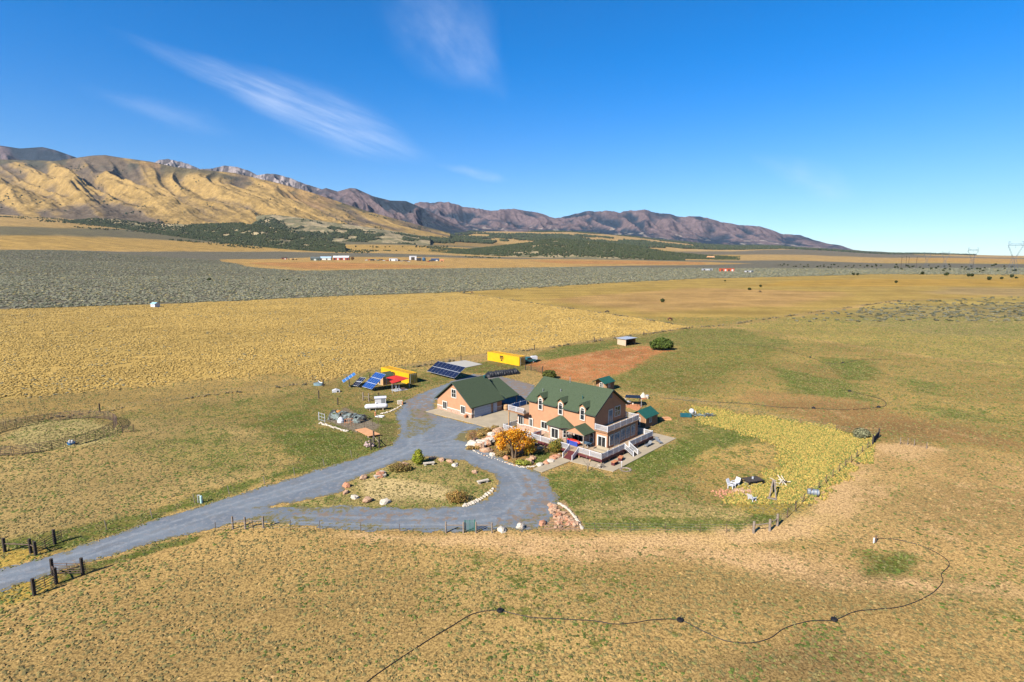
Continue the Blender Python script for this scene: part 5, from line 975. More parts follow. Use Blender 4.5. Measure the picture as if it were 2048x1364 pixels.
s = at('garden_swing', 'dark garden swing seat on the terracotta terrace behind the house', 'swing', 1282, 812, GRID); b = MB(); b.tube([(-.9, -.5, 0), (-.9, 0, 1.7), (-.9, .5, 0)], .05, 5); b.tube([(.9, -.5, 0), (.9, 0, 1.7), (.9, .5, 0)], .05, 5); b.tube([(-.9, 0, 1.7), (.9, 0, 1.7)], .05, 5); b.build('frame', m_black, s); b = MB(); b.box(-.8, -.25, .45, .8, .25, .5); b.box(-.8, .25, .5, .8, .3, 1.0); b.build('bench_seat', m_dark, s)
s = at('picnic_set', 'white patio table with pale stools on the terrace behind the gable', 'table', 1257, 809); MB().lathe((0, 0, .7), [(.6, 0), (.6, .05)], 14).build('table_top', m_white, s); MB().lathe((0, 0, 0), [(.3, 0), (.06, .06), (.06, .7)], 10).build('pedestal', m_white, s)
for a in (0, 2, 4): MB().lathe((math.cos(a)*1.0, math.sin(a)*1.0, 0), [(.22, 0), (.2, .42)], 8).build('stool', m_rockp, s)
b = MB(); b.box(-1.2, -.5, 0, 1.0, .6, .3); b.obox((-.2, 0, .42), 1.8, .7, .12, rz=.2); o = b.build('timber_stack', m_wood); o.location = (*G(1332, 839), 0); tag(o, 'low stack of timber on the grass right of the green roofed shed', 'timber')
# deck furniture
def on(u, v, z=1.0): X, Y = WUV(u, v); return (X, Y, z)
def dthing(name, label, cat, u, v, z=1.0, rz=0): return thing(name, label, cat, on(u, v, z), AZ+rz)
s = dthing('kayak', 'red kayak lying on the deck under the gabled porch', 'kayak', 2.5, 7.5, 1.42, R_(90)); b = MB(); b.tube([(-1.5, 0, .28), (-1.1, 0, .22), (-.4, 0, .2), (.4, 0, .2), (1.1, 0, .22), (1.5, 0, .28)], [.05, .28, .38, .38, .28, .05], 12); b.build('hull', M('bright_red', (.62, .04, .02), .4, .08), s, True); MB().lathe((0, 0, .40), [(.2, 0), (.26, .12), (.22, .12)], 12).build('cockpit', m_black, s)
s = dthing('blue_cooler', 'blue padded bench under the red kayak on the porch', 'bench', 2.5, 7.6, 1.0, R_(90)); MB().box(-1.1, -.3, .0, 1.1, .3, .40).build('seat', M('deep_blue', (.03, .06, .32), .6), s); MB().box(-1.2, .36, 0, 1.2, .42, .8).build('backrest', M('deep_blue', (.03, .06, .32), .6), s)
s = dthing('patio_table', 'glass topped patio table near the french doors of the sunroom', 'table', 3.3, 5.2); MB().lathe((0, 0, .7), [(.8, 0), (.8, .04)], 16).build('table_top', m_glassb, s)
for a in range(4): b = MB(); b.tube([(.6*math.cos(a*1.57+.7), .6*math.sin(a*1.57+.7), 0), (.5*math.cos(a*1.57+.7), .5*math.sin(a*1.57+.7), .7)], .03, 5); b.build('leg', m_alu, s)
s = dthing('sofa', 'beige outdoor sofa at the front corner of the deck', 'sofa', 2.6, 1.9, 1.0, R_(90)); MB().box(-1.2, -.45, .12, 1.2, .35, .45).build('seat', m_conc, s); MB().box(-1.2, -.62, .12, 1.2, -.46, .85).build('backrest', m_conc, s)
for x in (-1.32, 1.2): MB().box(x, -.6, .1, x+.12, .35, .62).build('armrest', m_grey, s)
for x in (-1.1, 1.1):
    for y in (-.5, .28): MB().box(x-.04, y-.04, 0, x+.04, y+.04, .115).build('leg', m_dark, s)
s = dthing('grill', 'dark gas grill with closed lid under the porch roof', 'grill', 3.7, 8.9); MB().box(-.35, -.55, .1, .35, .55, .85).build('cabinet', m_black, s); b = MB(); b.tube([(0, -.5, .9), (0, .5, .9)], .3, 10); b.build('lid', m_black, s)
s = dthing('round_table', 'brown round table on the terrace left of the stone bay', 'table', 1.6, 15.0, 1.0); MB().lathe((0, 0, .68), [(.65, 0), (.65, .07)], 16).build('table_top', m_maroon, s); MB().lathe((0, 0, 0), [(.35, 0), (.07, .06), (.07, .68)], 8).build('pedestal', m_dark, s)
s = dthing('patio_umbrella', 'folded dark parasol standing on the shaded back deck by the green roofed shed', 'umbrella', 15.2, 3.6); MB().lathe((0, 0, 0), [(.25, 0), (.25, .08), (.04, .1), (.04, .9)], 8).build('base', m_black, s); MB().lathe((0, 0, .9), [(.05, 0), (.3, .3), (.2, 1.1), (.03, 1.5)], 10).build('canopy', m_tarp, s)
for k, (u_, v_, l) in enumerate(((1.6, -1.4, 'small red side table on the patio close to the deck corner'), (4.0, -1.0, 'small red bench table on the patio under the deck edge'))):
    s = dthing('side_table', l, 'table', u_, v_, .09, .3*k); MB().box(-.6, -.35, .5, .6, .35, .58).build('table_top', m_terra, s)
    for x in (-.5, .5): MB().box(x-.05, -.3, 0, x+.05, .3, .5).build('leg', m_maroon, s)
chair('pale folding chair on the patio by the red side table', 1196+5, 936, R_(200), m_rockp)
for k, (x, y, l) in enumerate(((1296, 893, 'low grey sun lounger on the patio below the side steps'), (1317, 886, 'tipped metal chair near the right end of the patio'))):
    s = at('patio_lounger', l, 'lounger', x, y, GRID+k); s.location.z = .09; b = MB(); b.slab([(-.9, -.3, .3), (.4, -.3, .3), (.4, .3, .3), (-.9, .3, .3)], (0, 0, .05)); b.slab([(.4, -.3, .3), (1.0, -.3, .7), (1.0, .3, .7), (.4, .3, .3)], (0, 0, .05)); b.build('bed', m_steel, s)
    for x_ in (-.8, .5):
        for y_ in (-.27, .27): MB().box(x_-.03, y_-.03, 0, x_+.03, y_+.03, .3).build('leg', m_steel, s)
b = MB()
n = 20; b.add([(r*math.cos(2*math.pi*k/n), r*math.sin(2*math.pi*k/n), z) for r, z in ((.85, 0), (.95, .12), (.75, .16), (.6, .03)) for k in range(n)], [(i*n+k, i*n+(k+1) % n, (i+1)*n+(k+1) % n, (i+1)*n+k) for i in range(3) for k in range(n)]); o = b.build('hose_ring', m_grey); o.location = (*G(1251, 940), 0); tag(o, 'round stone fire ring on the grass off the patio corner', 'fire ring')
s = at('yard_lamp', 'short white lamp post at the outer corner of the patio', 'lamp', 1243, 936); b = MB(); b.tube([(0, 0, 0), (0, 0, .9)], .04, 6); b.build('post', m_white, s); MB().lathe((0, 0, .9), [(.09, 0), (.12, .15), (.02, .22)], 8).build('head', m_white, s)
s = dthing('barrel', 'tan wooden barrel at the carport corner of the garage', 'barrel', 12.3, 33.2, .1); MB().lathe((0, 0, 0), [(.42, 0), (.52, .4), (.52, .8), (.42, 1.2)], 14).build('staves', m_post, s)
for z in (.25, .95): MB().lathe((0, 0, z), [(.51, 0), (.52, .06)], 14).build('hoop', m_dark, s)
s = dthing('barrel', 'second smaller reddish barrel beside the tan one at the carport', 'barrel', 13.0, 32.4, .1); MB().lathe((0, 0, 0), [(.34, 0), (.4, .35), (.34, .8)], 12).build('staves', m_terra, s); MB().lathe((0, 0, .3), [(.395, 0), (.41, .06)], 12).build('hoop', m_dark, s)
s = dthing('clay_pot', 'terracotta planter pot on the apron against the garage front', 'pot', 2.4, 35.2, .1); MB().lathe((0, 0, 0), [(.2, 0), (.34, .45), (.38, .5), (.3, .5)], 12).build('pot', m_terra, s); b = MB(); b.rock((0, 0, .6), .28, seed=3); b.build('plant', m_terra, s)
s = dthing('picnic_table', 'grey picnic table in the shade below the left deck', 'picnic table', -1.0, 14.2, .07, R_(90)); MB().box(-.9, -.38, .7, .9, .38, .76).build('table_top', m_rockp, s)
for y in (-.75, .75): MB().box(-.9, y-.14, .42, .9, y+.14, .47).build('bench', m_rockp, s)
for x in (-.6, .6): b = MB(); b.tube([(x, -.7, 0), (x, -.2, .7)], .05, 4); b.tube([(x, .7, 0), (x, .2, .7)], .05, 4); b.box(x-.04, -.75, .36, x+.04, .75, .42); b.build('trestle', m_dark, s)
b = MB(); rd = random.Random(12)
for k in range(34): b.tube([(rd.uniform(-.1, .1), rd.uniform(-1.1, 1.1), .16+.2*(k % 4)), (1.0, rd.uniform(-1.1, 1.1), .16+.2*(k % 4))], .1, 7)
o = b.build('firewood_stack', M('pink_logs', (.42, .24, .20), .85, .3)); o.location = on(.1, 10.6, 0); o.rotation_euler[2] = AZ; tag(o, 'stack of pinkish firewood logs under the deck', 'firewood')
# ---------------------------------------------------------------- rocks
m_rk = [m_rock, m_rockp, m_rockr]
RP_ = []
for k in range(9): b = MB(); b.rock((0, 0, .25), 1., 1.15, .85, .62, seed=50+k); o = b.build('boulder', m_rk[k % 3]); RP_.append(o.data); bpy.data.objects.remove(o)
def boulder(x, y, size, label, group, z=0, uvp=None, mesh=None, name='boulder', cat='rock'):
    X, Y = uvp if uvp else G(x, y); o = bpy.data.objects.new(name, RP_[mesh if mesh is not None else random.randrange(9)]); COL.objects.link(o)
    o.location = (X, Y, z); o.scale = (size, size, size*random.uniform(.8, 1.15)); o.rotation_euler = (0, 0, random.uniform(0, 6.3)); return tag(o, label, cat, group)
for x, y, sz in [(693, 973, .6), (692, 986, .5), (709, 996, .55), (735, 1003, .65), (770, 1006, .65), (727, 957, .6), (765, 946, .55), (761, 953, .8), (808, 931, .75), (864, 918, .55), (883, 921, .6), (900, 924, .55), (909, 932, .5), (949, 946, .5), (912, 929, .35)]:
    boulder(x, y, sz, 'pale boulder on the rim of the grassy turning island', 'boulders round the turning island')
for k in range(26):
    t = k/25; x = 928+(986-928)*t; y = 1012-32*t**1.6+(-2 if k % 2 else 1); boulder(x, y, random.uniform(.16, .3), 'small pale stone in the curved edging at the right of the turning island', 'stone edging of the turning island', mesh=1, name='edging_stone', cat='stone')
for k in range(48):   # driveway edging of the rock garden
    t = k/47; pts = [(932, 892), (960, 908), (1010, 925), (1040, 935), (1070, 933), (1078, 926)]; q = t*(len(pts)-1); i = min(int(q), len(pts)-2); f = q-i
    boulder(pts[i][0]*(1-f)+pts[i+1][0]*f+random.uniform(-1, 1), pts[i][1]*(1-f)+pts[i+1][1]*f+random.uniform(-.7, .7), random.uniform(.12, .22), 'small pale stone in the edging between rock garden and driveway', 'stone edging of the rock garden', mesh=random.choice([1, 4, 0]), name='edging_stone', cat='stone')
for k in range(46):   # terraced boulder bank
    t = random.random(); w_ = random.random(); x = 962+42*t-8*w_; y = 893-30*t+14*w_*(.4+t); boulder(x, y, random.uniform(.45, .85), 'reddish boulder in the steep rock bank left of the orange tree', 'boulders of the rock bank', z=.15+.9*t*(1-w_))
for x, y, sz in [(946, 892, 1.1), (972, 903, .9), (985, 911, .6), (1012, 917, .55), (950, 880, .6), (1058, 925, .8), (1065, 918, .7), (1040, 905, .7), (1052, 902, .9), (1030, 893, .7), (1045, 893, .6), (958, 884, .6), (1000, 895, .6), (1080, 931, .5)]:
    boulder(x, y, sz, 'larger sandstone boulder set among the planting of the rock garden', 'boulders in the rock garden')
for k in range(16):
    t = k/15; boulder(1089+31*t+random.uniform(-2, 2), 928-18*t+random.uniform(-2, 2), random.uniform(.3, .6), 'sandstone in the low heap beside the concrete walk', 'stones beside the walk')
for k in range(70):
    t = random.random(); boulder(1100+random.uniform(-12, 45)*t+22*t, 1010+46*t+random.uniform(-3, 3), random.uniform(.18, .42), 'loose stone in the stone spit at the lower right of the driveway', 'stones of the driveway spit', mesh=random.choice([0, 3, 6, 2]))
for k in range(22):
    t = k/21; boulder(1118+46*t, 1008+50*t-9*math.sin(3*t), random.uniform(.16, .26), 'small white edging stone on the lawn side of the stone spit', 'white edging stones by the lawn', mesh=1, name='edging_stone', cat='stone')
for x, y, l in ((1041, 1056, 'pinkish boulder by the fence at the lower end of the turning circle'), (1003, 1062, 'orange boulder right of the wooden gate brace'), (1085, 1048, 'pale boulder where the driveway meets the stone spit')): boulder(x, y, .55, l, None)
for k in range(24):
    t = k/23; boulder(640+54*t, 847+16*t+random.uniform(-.8, .8), random.uniform(.2, .33), 'white edging stone along the lower side of the gravel garden', 'edging stones of the gravel garden', mesh=1, name='edging_stone', cat='stone')
for k in range(14):
    t = k/13; boulder(762+40*t, 828-6*t-10*t*t, random.uniform(.16, .3), 'white stone in the curved row below the propane tank', 'white stones below the tank', mesh=1, name='edging_stone', cat='stone')
for x, y, rz, l in ((858, 930, .3, 'grey stone bench slab on the upper rim of the island'), (760, 955, .4, 'grey stone bench slab among boulders on the left rim of the island'), (966, 966, .5, 'grey stone bench slab at the right end of the island')):
    s = at('stone_bench', l, 'bench', x, y, rz); MB().box(-.9, -.25, .3, .9, .25, .45).build('seat', m_rockp, s)
    for q in (-.6, .6): MB().box(q-.15, -.2, 0, q+.15, .2, .3).build('leg', m_rockp, s)
# ================================================================ PLANTS
def leaves(n, blobs, size, cols, seed=0, up=.3, fill=.35):
    """leaf clumps spread through blobs (x, y, z, rx, ry, rz); returns verts, quads, tint"""
    r = np.random.default_rng(seed); wts = np.array([b[3]*b[4]*b[5] for b in blobs])**.8; bi = r.choice(len(blobs), n, p=wts/wts.sum()); B = np.array(blobs)[bi]
    d = r.normal(size=(n, 3)); d /= np.linalg.norm(d, axis=1)[:, None]; rad = (fill+(1-fill)*r.random(n))**.6*(.85+.35*vnoise(d[:, 0]*3+bi*7, d[:, 2]*3+d[:, 1]*2, seed)); P = B[:, :3]+d*B[:, 3:]*rad[:, None]
    nrm = d+r.normal(size=(n, 3))*.7+np.array([0, 0, up]); nrm /= np.linalg.norm(nrm, axis=1)[:, None]
    t = np.cross(nrm, r.normal(size=(n, 3))); t /= np.linalg.norm(t, axis=1)[:, None]; b = np.cross(nrm, t); s = size*(.6+.8*r.random(n))[:, None]
    V = np.stack([P-t*s-b*s*.6, P+t*s-b*s*.6, P+t*s*.7+b*s*.7, P-t*s*.7+b*s*.7], 1).reshape(-1, 3); Q = np.arange(n*4).reshape(n, 4)
    C = np.array(cols)[r.integers(0, len(cols), n)]*(.75+.5*r.random(n))[:, None]*(.7+.6*vnoise(P[:, 0]*1.3, P[:, 1]*1.3+P[:, 2], seed+3))[:, None]
    return V, Q, np.repeat(C, 4, 0)
def crown(par, n, blobs, size, cols, mat, seed=0, name='crown', **k):
    V, Q, C = leaves(n, blobs, size, cols, seed, **k); return mesh_np(name, V, Q, mat, {'tint': C}, False, par)
def limbs(par, H_, n, spread, r0, seed=0, name='trunk', mat=None, base=0):
    rd = random.Random(seed); b = MB()
    for k in range(n):
        a = 2*math.pi*k/n+rd.uniform(-.4, .4); x0, y0 = base*math.cos(a), base*math.sin(a); P = [(x0, y0, -.1)]
        for j in range(1, 6): t = j/5; P.append((x0+spread*t*t*math.cos(a)+rd.uniform(-.1, .1), y0+spread*t*t*math.sin(a)+rd.uniform(-.1, .1), H_*t**.85))
        b.tube(P, [r0*(1-.8*j/5) for j in range(6)], 6)
        for j in (2, 3, 4):
            p = Vector(P[j]); q = p+Vector((rd.uniform(-1, 1), rd.uniform(-1, 1), rd.uniform(.5, 1.2)))*spread*.45; b.tube([p, (p+q)/2+Vector((0, 0, .05)), q], [r0*.35, r0*.25, r0*.1], 4)
    return b.build(name, mat or m_bark, par)
s = at('autumn_tree', 'spreading multi stem tree with orange autumn leaves in the rock garden', 'tree', 1028, 916)
limbs(s, 4.6, 7, 2.3, .16, 2, base=.25)
OR_ = [(.70, .27, .012), (.80, .36, .02), (.55, .19, .012), (.75, .44, .04)]
crown(s, 3400, [(-1.7, 0, 3.7, 1.6, 1.4, .9), (1.5, .3, 3.8, 1.6, 1.4, 1.0), (0, -.6, 4.2, 1.6, 1.3, .9), (0, 1.0, 4.1, 1.6, 1.3, .9), (-2.1, -.5, 2.7, 1.0, 1.2, .9), (1.9, -.6, 3.0, 1.3, 1.2, .8), (.2, 0, 3.0, 1.3, 1.3, .8), (-1.9, .2, 1.7, .9, .9, .7), (.5, 0, 1.9, 1., 1., .7)], .11, OR_, m_leafA, 4, fill=.12)
s = at('orange_shrub', 'small orange and yellow shrub right of the autumn tree', 'shrub', 1060, 912); limbs(s, 1.6, 5, .8, .06, 5); crown(s, 1500, [(0, 0, 1.6, 1.1, 1., 1.1), (.5, .4, 2.5, .7, .7, .6), (-.3, .3, .8, .9, .8, .6)], .09, [(.55, .33, .03), (.58, .24, .02), (.40, .36, .05)], m_leafA, 8, fill=.1)
s = at('green_shrub', 'olive green shrub beside the front steps of the deck', 'shrub', 1112, 904); limbs(s, 1.6, 6, .9, .06, 7); crown(s, 2200, [(0, 0, 1.1, 1.5, 1.2, 1.1), (.6, .3, 1.6, .8, .8, .7)], .09, [(.14, .16, .03), (.20, .17, .03), (.30, .20, .03)], m_leaf, 9)
s = at('willow_bush', 'yellow green upright bush at the top of the turning island', 'bush', 836, 928); limbs(s, 1.6, 7, .8, .05, 8); crown(s, 1800, [(0, 0, 1.0, 1.0, .9, 1.0), (.1, 0, 1.9, .6, .6, .6)], .08, [(.30, .33, .03), (.22, .28, .02), (.36, .34, .05)], m_leaf, 10)
s = at('brown_bush', 'low olive brown bush left of the yellow green one on the island', 'bush', 800, 941); limbs(s, 1., 7, 1.2, .04, 9); crown(s, 1300, [(0, 0, .5, 1.9, 1.2, .6)], .08, [(.20, .17, .05), (.26, .16, .05)], m_leaf, 11)
s = at('rust_bush', 'rust orange twiggy bush at the lower right of the island', 'bush', 914, 1004); limbs(s, 1.4, 9, 1.2, .04, 10); crown(s, 1700, [(0, 0, .8, 1.7, 1.2, .8)], .07, [(.42, .24, .07), (.36, .20, .06), (.26, .20, .05)], m_leaf, 12, fill=.1)
s = at('green_bush', 'round dark green bush behind the left end of the house roof', 'bush', 1099, 757); limbs(s, 1.5, 6, 1., .07, 11); crown(s, 2200, [(0, 0, 1.2, 1.9, 1.6, 1.2)], .14, [(.08, .10, .02), (.12, .12, .03)], m_leaf, 13)
s = at('willow_tree', 'wide low green tree casting shade on the red dirt beside the shelter', 'tree', 1323, 700); limbs(s, 3.0, 7, 2.2, .18, 12); crown(s, 6500, [(-2.0, 0, 2.2, 2.1, 1.9, 1.6), (1.9, 0, 2.3, 2.1, 1.9, 1.6), (0, .5, 3.0, 2.2, 2., 1.5), (0, -.8, 1.8, 2.6, 1.8, 1.4), (2.8, 0, 1.5, 1.3, 1.2, 1.1), (-3.0, 0, 1.5, 1.2, 1.2, 1.1)], .20, [(.085, .13, .02), (.12, .16, .03), (.06, .09, .02)], m_leaf, 14)
s = at('bare_sapling', 'small leafless sapling on the lawn in front of the deck corner', 'tree', 1175, 943); limbs(s, 2.4, 4, 1.1, .05, 13, mat=m_grey)
s = at('bare_shrub', 'thin reddish leafless shrub at the left tip of the rock garden', 'shrub', 946, 884); limbs(s, 1.9, 9, .8, .03, 14); crown(s, 350, [(0, 0, 1.2, .7, .6, .9)], .05, [(.28, .14, .08)], m_leaf, 15)
s = at('grey_shrub', 'grey green shrub at the upper right corner of the yellow grass', 'shrub', 1722, 876); limbs(s, 1.2, 8, 1.0, .04, 15); crown(s, 1800, [(0, 0, .9, 1.4, 1.2, .95)], .10, [(.20, .21, .12), (.26, .25, .14)], m_leaf, 16)
s = at('rosette_plant', 'spiky yellow green plant at the lower tip of the rock garden', 'plant', 1046, 929); limbs(s, .6, 12, .8, .03, 21, name='stems'); crown(s, 700, [(0, 0, .35, 1.3, .7, .4)], .09, [(.36, .36, .06), (.24, .27, .04)], m_leaf, 22, name='foliage')
gr2 = 'low planting in the rock garden'
for k, (x, y) in enumerate([(955, 898), (968, 890), (1000, 912), (1018, 905), (990, 858), (975, 862), (1005, 885), (1035, 925), (1070, 905), (940, 899), (1088, 905), (960, 872)]):
    s = at('ground_shrub', 'low rusty tan shrub tucked between the rock garden boulders', 'shrub', x, y, 0, gr2); limbs(s, .5, 6, .5, .02, 30+k, name='stems'); crown(s, 330, [(0, 0, .35, .8, .7, .38)], .08, [(.38, .22, .07), (.30, .24, .07), (.44, .28, .10)], m_leaf, 40+k, name='foliage')
# far single bushes and junipers (shared meshes)
def proto(n, cols, seed, w_=1., h=1.):
    rt = thing('juniper', '', 'juniper'); b = MB(); b.tube([(0, 0, -.1), (.05, 0, h*.5)], [.12*w_, .06*w_], 6); b.build('trunk', m_bark, rt)
    rd = random.Random(seed); bl = [(0, 0, h*.55, w_*.62, w_*.62, h*.5)]+[(rd.uniform(-.45, .45)*w_, rd.uniform(-.45, .45)*w_, h*rd.uniform(.35, .75), w_*.4, w_*.4, h*.28) for _ in range(4)]
    crown(rt, n, bl, .16, cols, m_leaf, seed); return rt
JC = [(.035, .05, .014), (.055, .07, .02), (.045, .05, .02)]
PR = [proto(420, JC, 60+k, 1., 1.25-.15*k) for k in range(3)]; used_p = [False]*3
def juniper(x, y, wpx, label, group, k=None):
    X, Y, z = T3(x, y); s_ = wpx/F*math.hypot(X, Y)/1.9; k = random.randrange(3) if k is None else k
    if used_p[k]: o = copy_tree(PR[k])
    else: o = PR[k]; used_p[k] = True
    o.location = (X, Y, z); o.scale = (s_, s_, s_); o.rotation_euler = (0, 0, random.uniform(0, 6.3)); tag(o, label, 'juniper', group)
    if group is None and 'group' in o: del o['group']
juniper(1325, 604.5, 12, 'round dark juniper standing alone in the horse pasture', None); juniper(419, 561, 9, 'lone dark juniper in the grey sagebrush above the white shed', None)
juniper(1498.5, 580, 8, 'dark juniper with a shadow in the middle pasture', None); juniper(1521, 574, 7, 'small juniper right behind its neighbour in the middle pasture', None); juniper(1450, 563, 5, 'small bush at the sagebrush edge of the middle pasture', None)
for x, y, w_ in [(567, 562, 5), (574, 561, 6), (597, 560, 4), (527, 557, 4), (1507, 540, 0)][:4]: juniper(x, y, w_, 'small dark juniper in the middle of the grey sagebrush', 'junipers in the sagebrush')
for x, y, w_ in [(1707, 550, 6), (1715, 550.5, 6), (1792, 566, 7), (1845, 549, 7), (1893, 551, 9), (1937, 553, 7), (1944, 553, 7), (1978, 560, 8), (2003, 558.5, 6), (2023, 555, 7), (2032, 557, 5)]: juniper(x, y, w_, 'dark round bush at the near edge of the far right sagebrush', 'bushes on the far golden pasture')
rd = random.Random(21)
for k in range(85):
    t = rd.random(); x = 1555+490*t; y = 532+rd.uniform(-3, 2)+13*t*rd.random(); juniper(x, y, rd.uniform(2.2, 4.2)+2*t*rd.random(), 'small dark juniper dotted across the far right sagebrush flat', 'junipers on the far flat')
for k in range(20): juniper(780+rd.uniform(-80, 130), 494+rd.uniform(-1, 2)+(0), rd.uniform(3, 5), 'dark juniper in the row along the far field edge below the hills', 'junipers along the far field edge')
# animals
def animal(x, y, L, rz, label, mat, graze=True, cat='horse'):
    s = at(cat, label, cat, x, y, rz); me = bpy.data.meshes.new('body')
    hd = (L*.62, 0, .35) if graze else (L*.75, 0, 1.55)
    V = [(0, 0, 1.1), (-L*.42, 0, 1.12), (L*.30, 0, 1.12), (L*.48, 0, .95 if graze else 1.3), (L*.58, 0, .6 if graze else 1.5), hd]; E_ = [(0, 1), (0, 2), (2, 3), (3, 4), (4, 5)]; Rr = [.30, .28, .27, .17, .13, .08]
    for a, bx in ((1, -L*.42), (2, L*.30)):
        for sgn in (-1, 1):
            i = len(V); V += [(bx, sgn*.2, .8), (bx+(.06 if a == 2 else -.1), sgn*.2, .42), (bx, sgn*.2, .02)]; E_ += [(a, i), (i, i+1), (i+1, i+2)]; Rr += [.14, .07, .06]
    i = len(V); V += [(-L*.55, 0, 1.05), (-L*.6, 0, .6)]; E_ += [(1, i), (i, i+1)]; Rr += [.06, .05]
    me.from_pydata(V, E_, []); me.materials.append(mat); o = bpy.data.objects.new('body', me); COL.objects.link(o); o.parent = s
    md = o.modifiers.new('skin', 'SKIN'); 
    for k, r in enumerate(Rr): me.skin_vertices[0].data[k].radius = (r, r)
    me.skin_vertices[0].data[0].use_root = True; o.modifiers.new('sub', 'SUBSURF').levels = 1
    s.scale = (1.35,)*3; return s
m_bay = M('bay_coat', (.10, .035, .02), .7, .2); m_dk = M('dark_coat', (.03, .022, .02), .7, .2)
animal(944, 587.5, 1.5, R_(180), 'brown cow at the left edge of the horse pasture by the sagebrush', m_bay, False, 'cow'); animal(1214, 627, 1.6, R_(170), 'dark horse grazing beside the golden field fence', m_dk); animal(1340, 642, 1.6, R_(10), 'reddish brown horse grazing in the pasture near the field corner', m_bay); animal(1520, 585, 1.5, 0, 'small dark calf in the middle pasture below the junipers', m_dk, True, 'cow')
for x, y in ((912, 519), (919, 519), (935, 519.5)): s = animal(x, y, 1.6, random.uniform(0, 6), 'dark cow grazing on the far orange field right of the homestead', m_dk, True, 'cow'); s['group'] = 'cows on the far orange field'
# ================================================================ FAR HOMESTEAD
def barn(label, x, y, wpx, hpx, depth, wall, roof, rz=0, name='barn', cat='barn', doors=3, flat=False):
    X, Y, z = T3(x, y); d = math.hypot(X, Y); L = wpx/F*d/2; h = hpx/F*d; s = thing(name, label, cat, (X, Y, z-.3), rz); D = depth/2; he = h*.62 if not flat else h*.97
    b = MB(); P = [(-D, 0), (D, 0), (D, he), (0, h), (-D, he)]; b.loft([(-L, y_, z_) for y_, z_ in P][::-1], [(L, y_, z_) for y_, z_ in P][::-1]); b.build('wall', wall, s)
    b = MB(); k = (h-he)/D
    for q in (-1, 1): A = [(0, h+.3), (q*(D+.8), he+.3-k*.8), (q*(D+.8), he+.05-k*.8), (0, h+.05)]; X0 = [(-L-.6, y_, z_) for y_, z_ in A]; X1 = [(L+.6, y_, z_) for y_, z_ in A]; b.loft(*((X0, X1) if q > 0 else (X1, X0)))
    b.build('roof', roof, s)
    for i in range(doors): c = -L+2*L*(i+.5)/doors; w_ = L/doors*.5; MB().box(c-w_, -D-.08, .2, c+w_, -D, he*.75).build('door', m_dark if i % 2 == 0 else m_trim, s)
    return s
m_barn = M('barn_red', (.36, .05, .03), .8, .15, .3); m_mr = M('pale_metal_roof', (.50, .53, .56), .45, .1, .2); m_gr = M('dull_green_wall', (.10, .15, .13), .8, .15, .3)
barn('long red barn with pale metal roof in the far homestead', 683, 520, 29, 8, 12, m_barn, m_mr, R_(2), doors=5); barn('long pale blue roofed shed left of the red barn', 652, 520, 21, 6.5, 10, m_trim, M('blue_metal_roof', (.30, .42, .55), .5), R_(-3), 'farm_shed', 'shed', 4)
barn('dark green farm building at the left of the far homestead', 631, 521, 17, 7, 10, m_gr, M('dark_roof', (.08, .10, .10), .7), R_(4), 'farm_shed', 'shed', 3); barn('low rusty shed farthest left in the homestead', 569, 518.5, 9, 4, 8, m_barn, m_dark, 0, 'farm_shed', 'shed', 2)
barn('tall white enclosed trailer at the homestead', 826, 520, 14, 8, 4, m_white, m_white, R_(3), 'box_trailer', 'trailer', 1, True); barn('dark stock shed beside the blue silo tank', 838, 522, 9, 6, 6, m_dark, m_tarp, 0, 'farm_shed', 'shed', 1); barn('navy blue covered stack at the right of the homestead', 870, 522, 15, 5, 8, M('navy', (.03, .06, .13), .7), M('navy', (.03, .06, .13), .7), 0, 'farm_shed', 'shed', 2)
barn('small orange brown shed at the right end of the homestead', 884, 523, 7, 4, 5, m_wood, m_terra, 0, 'farm_shed', 'shed', 1); barn('white long camper at the middle of the homestead', 787, 522, 16, 5, 4, m_white, m_white, R_(-4), 'camper', 'camper', 3, True)
barn('orange red row of hay covers on the sagebrush flat at the right', 1453, 542.5, 25, 5.5, 9, M('orange_cover', (.55, .09, .03), .7), M('orange_cover2', (.60, .12, .04), .7), R_(-3), 'hay_shed', 'shed', 4, True)
barn('pale grey low shed left of the orange hay covers', 1414, 541, 18, 3.5, 9, m_alu, m_mr, R_(-3), 'farm_shed', 'shed', 3, True); barn('small white shed right of the orange hay covers', 1494, 544.5, 7, 3, 6, m_white, m_mr, 0, 'farm_shed', 'shed', 1, True); barn('second small white shed, farther right of the orange hay covers', 1502, 544.5, 6, 3, 5, m_white, m_mr, .5, 'farm_shed', 'shed', 1, True)
barn('white house at the foot of the right juniper hill', 1353, 514.5, 13, 4, 12, m_white, m_mr, 0, 'farmhouse', 'house', 2); barn('tan roofed house at the right foot of the juniper hill', 1421, 517, 13, 4.5, 14, m_post, m_wood, 0, 'farmhouse', 'house', 2)
s = at('silo_tank', 'dark blue tank between the white trailer and the navy stack', 'tank', 848, 522); MB().lathe((0, 0, 0), [(6, 0), (6, 10), (3, 12), (.2, 12.5)], 14).build('shell', M('silo_blue', (.04, .12, .22), .5), s); MB().lathe((0, 0, 9.5), [(6.1, 0), (6.1, .3)], 14).build('band', m_alu, s)
vc_ = [m_white, M('car_red', (.45, .04, .03), .4), M('car_dark', (.04, .05, .07), .4), M('car_silver', (.35, .37, .40), .4), m_teal, m_rust]
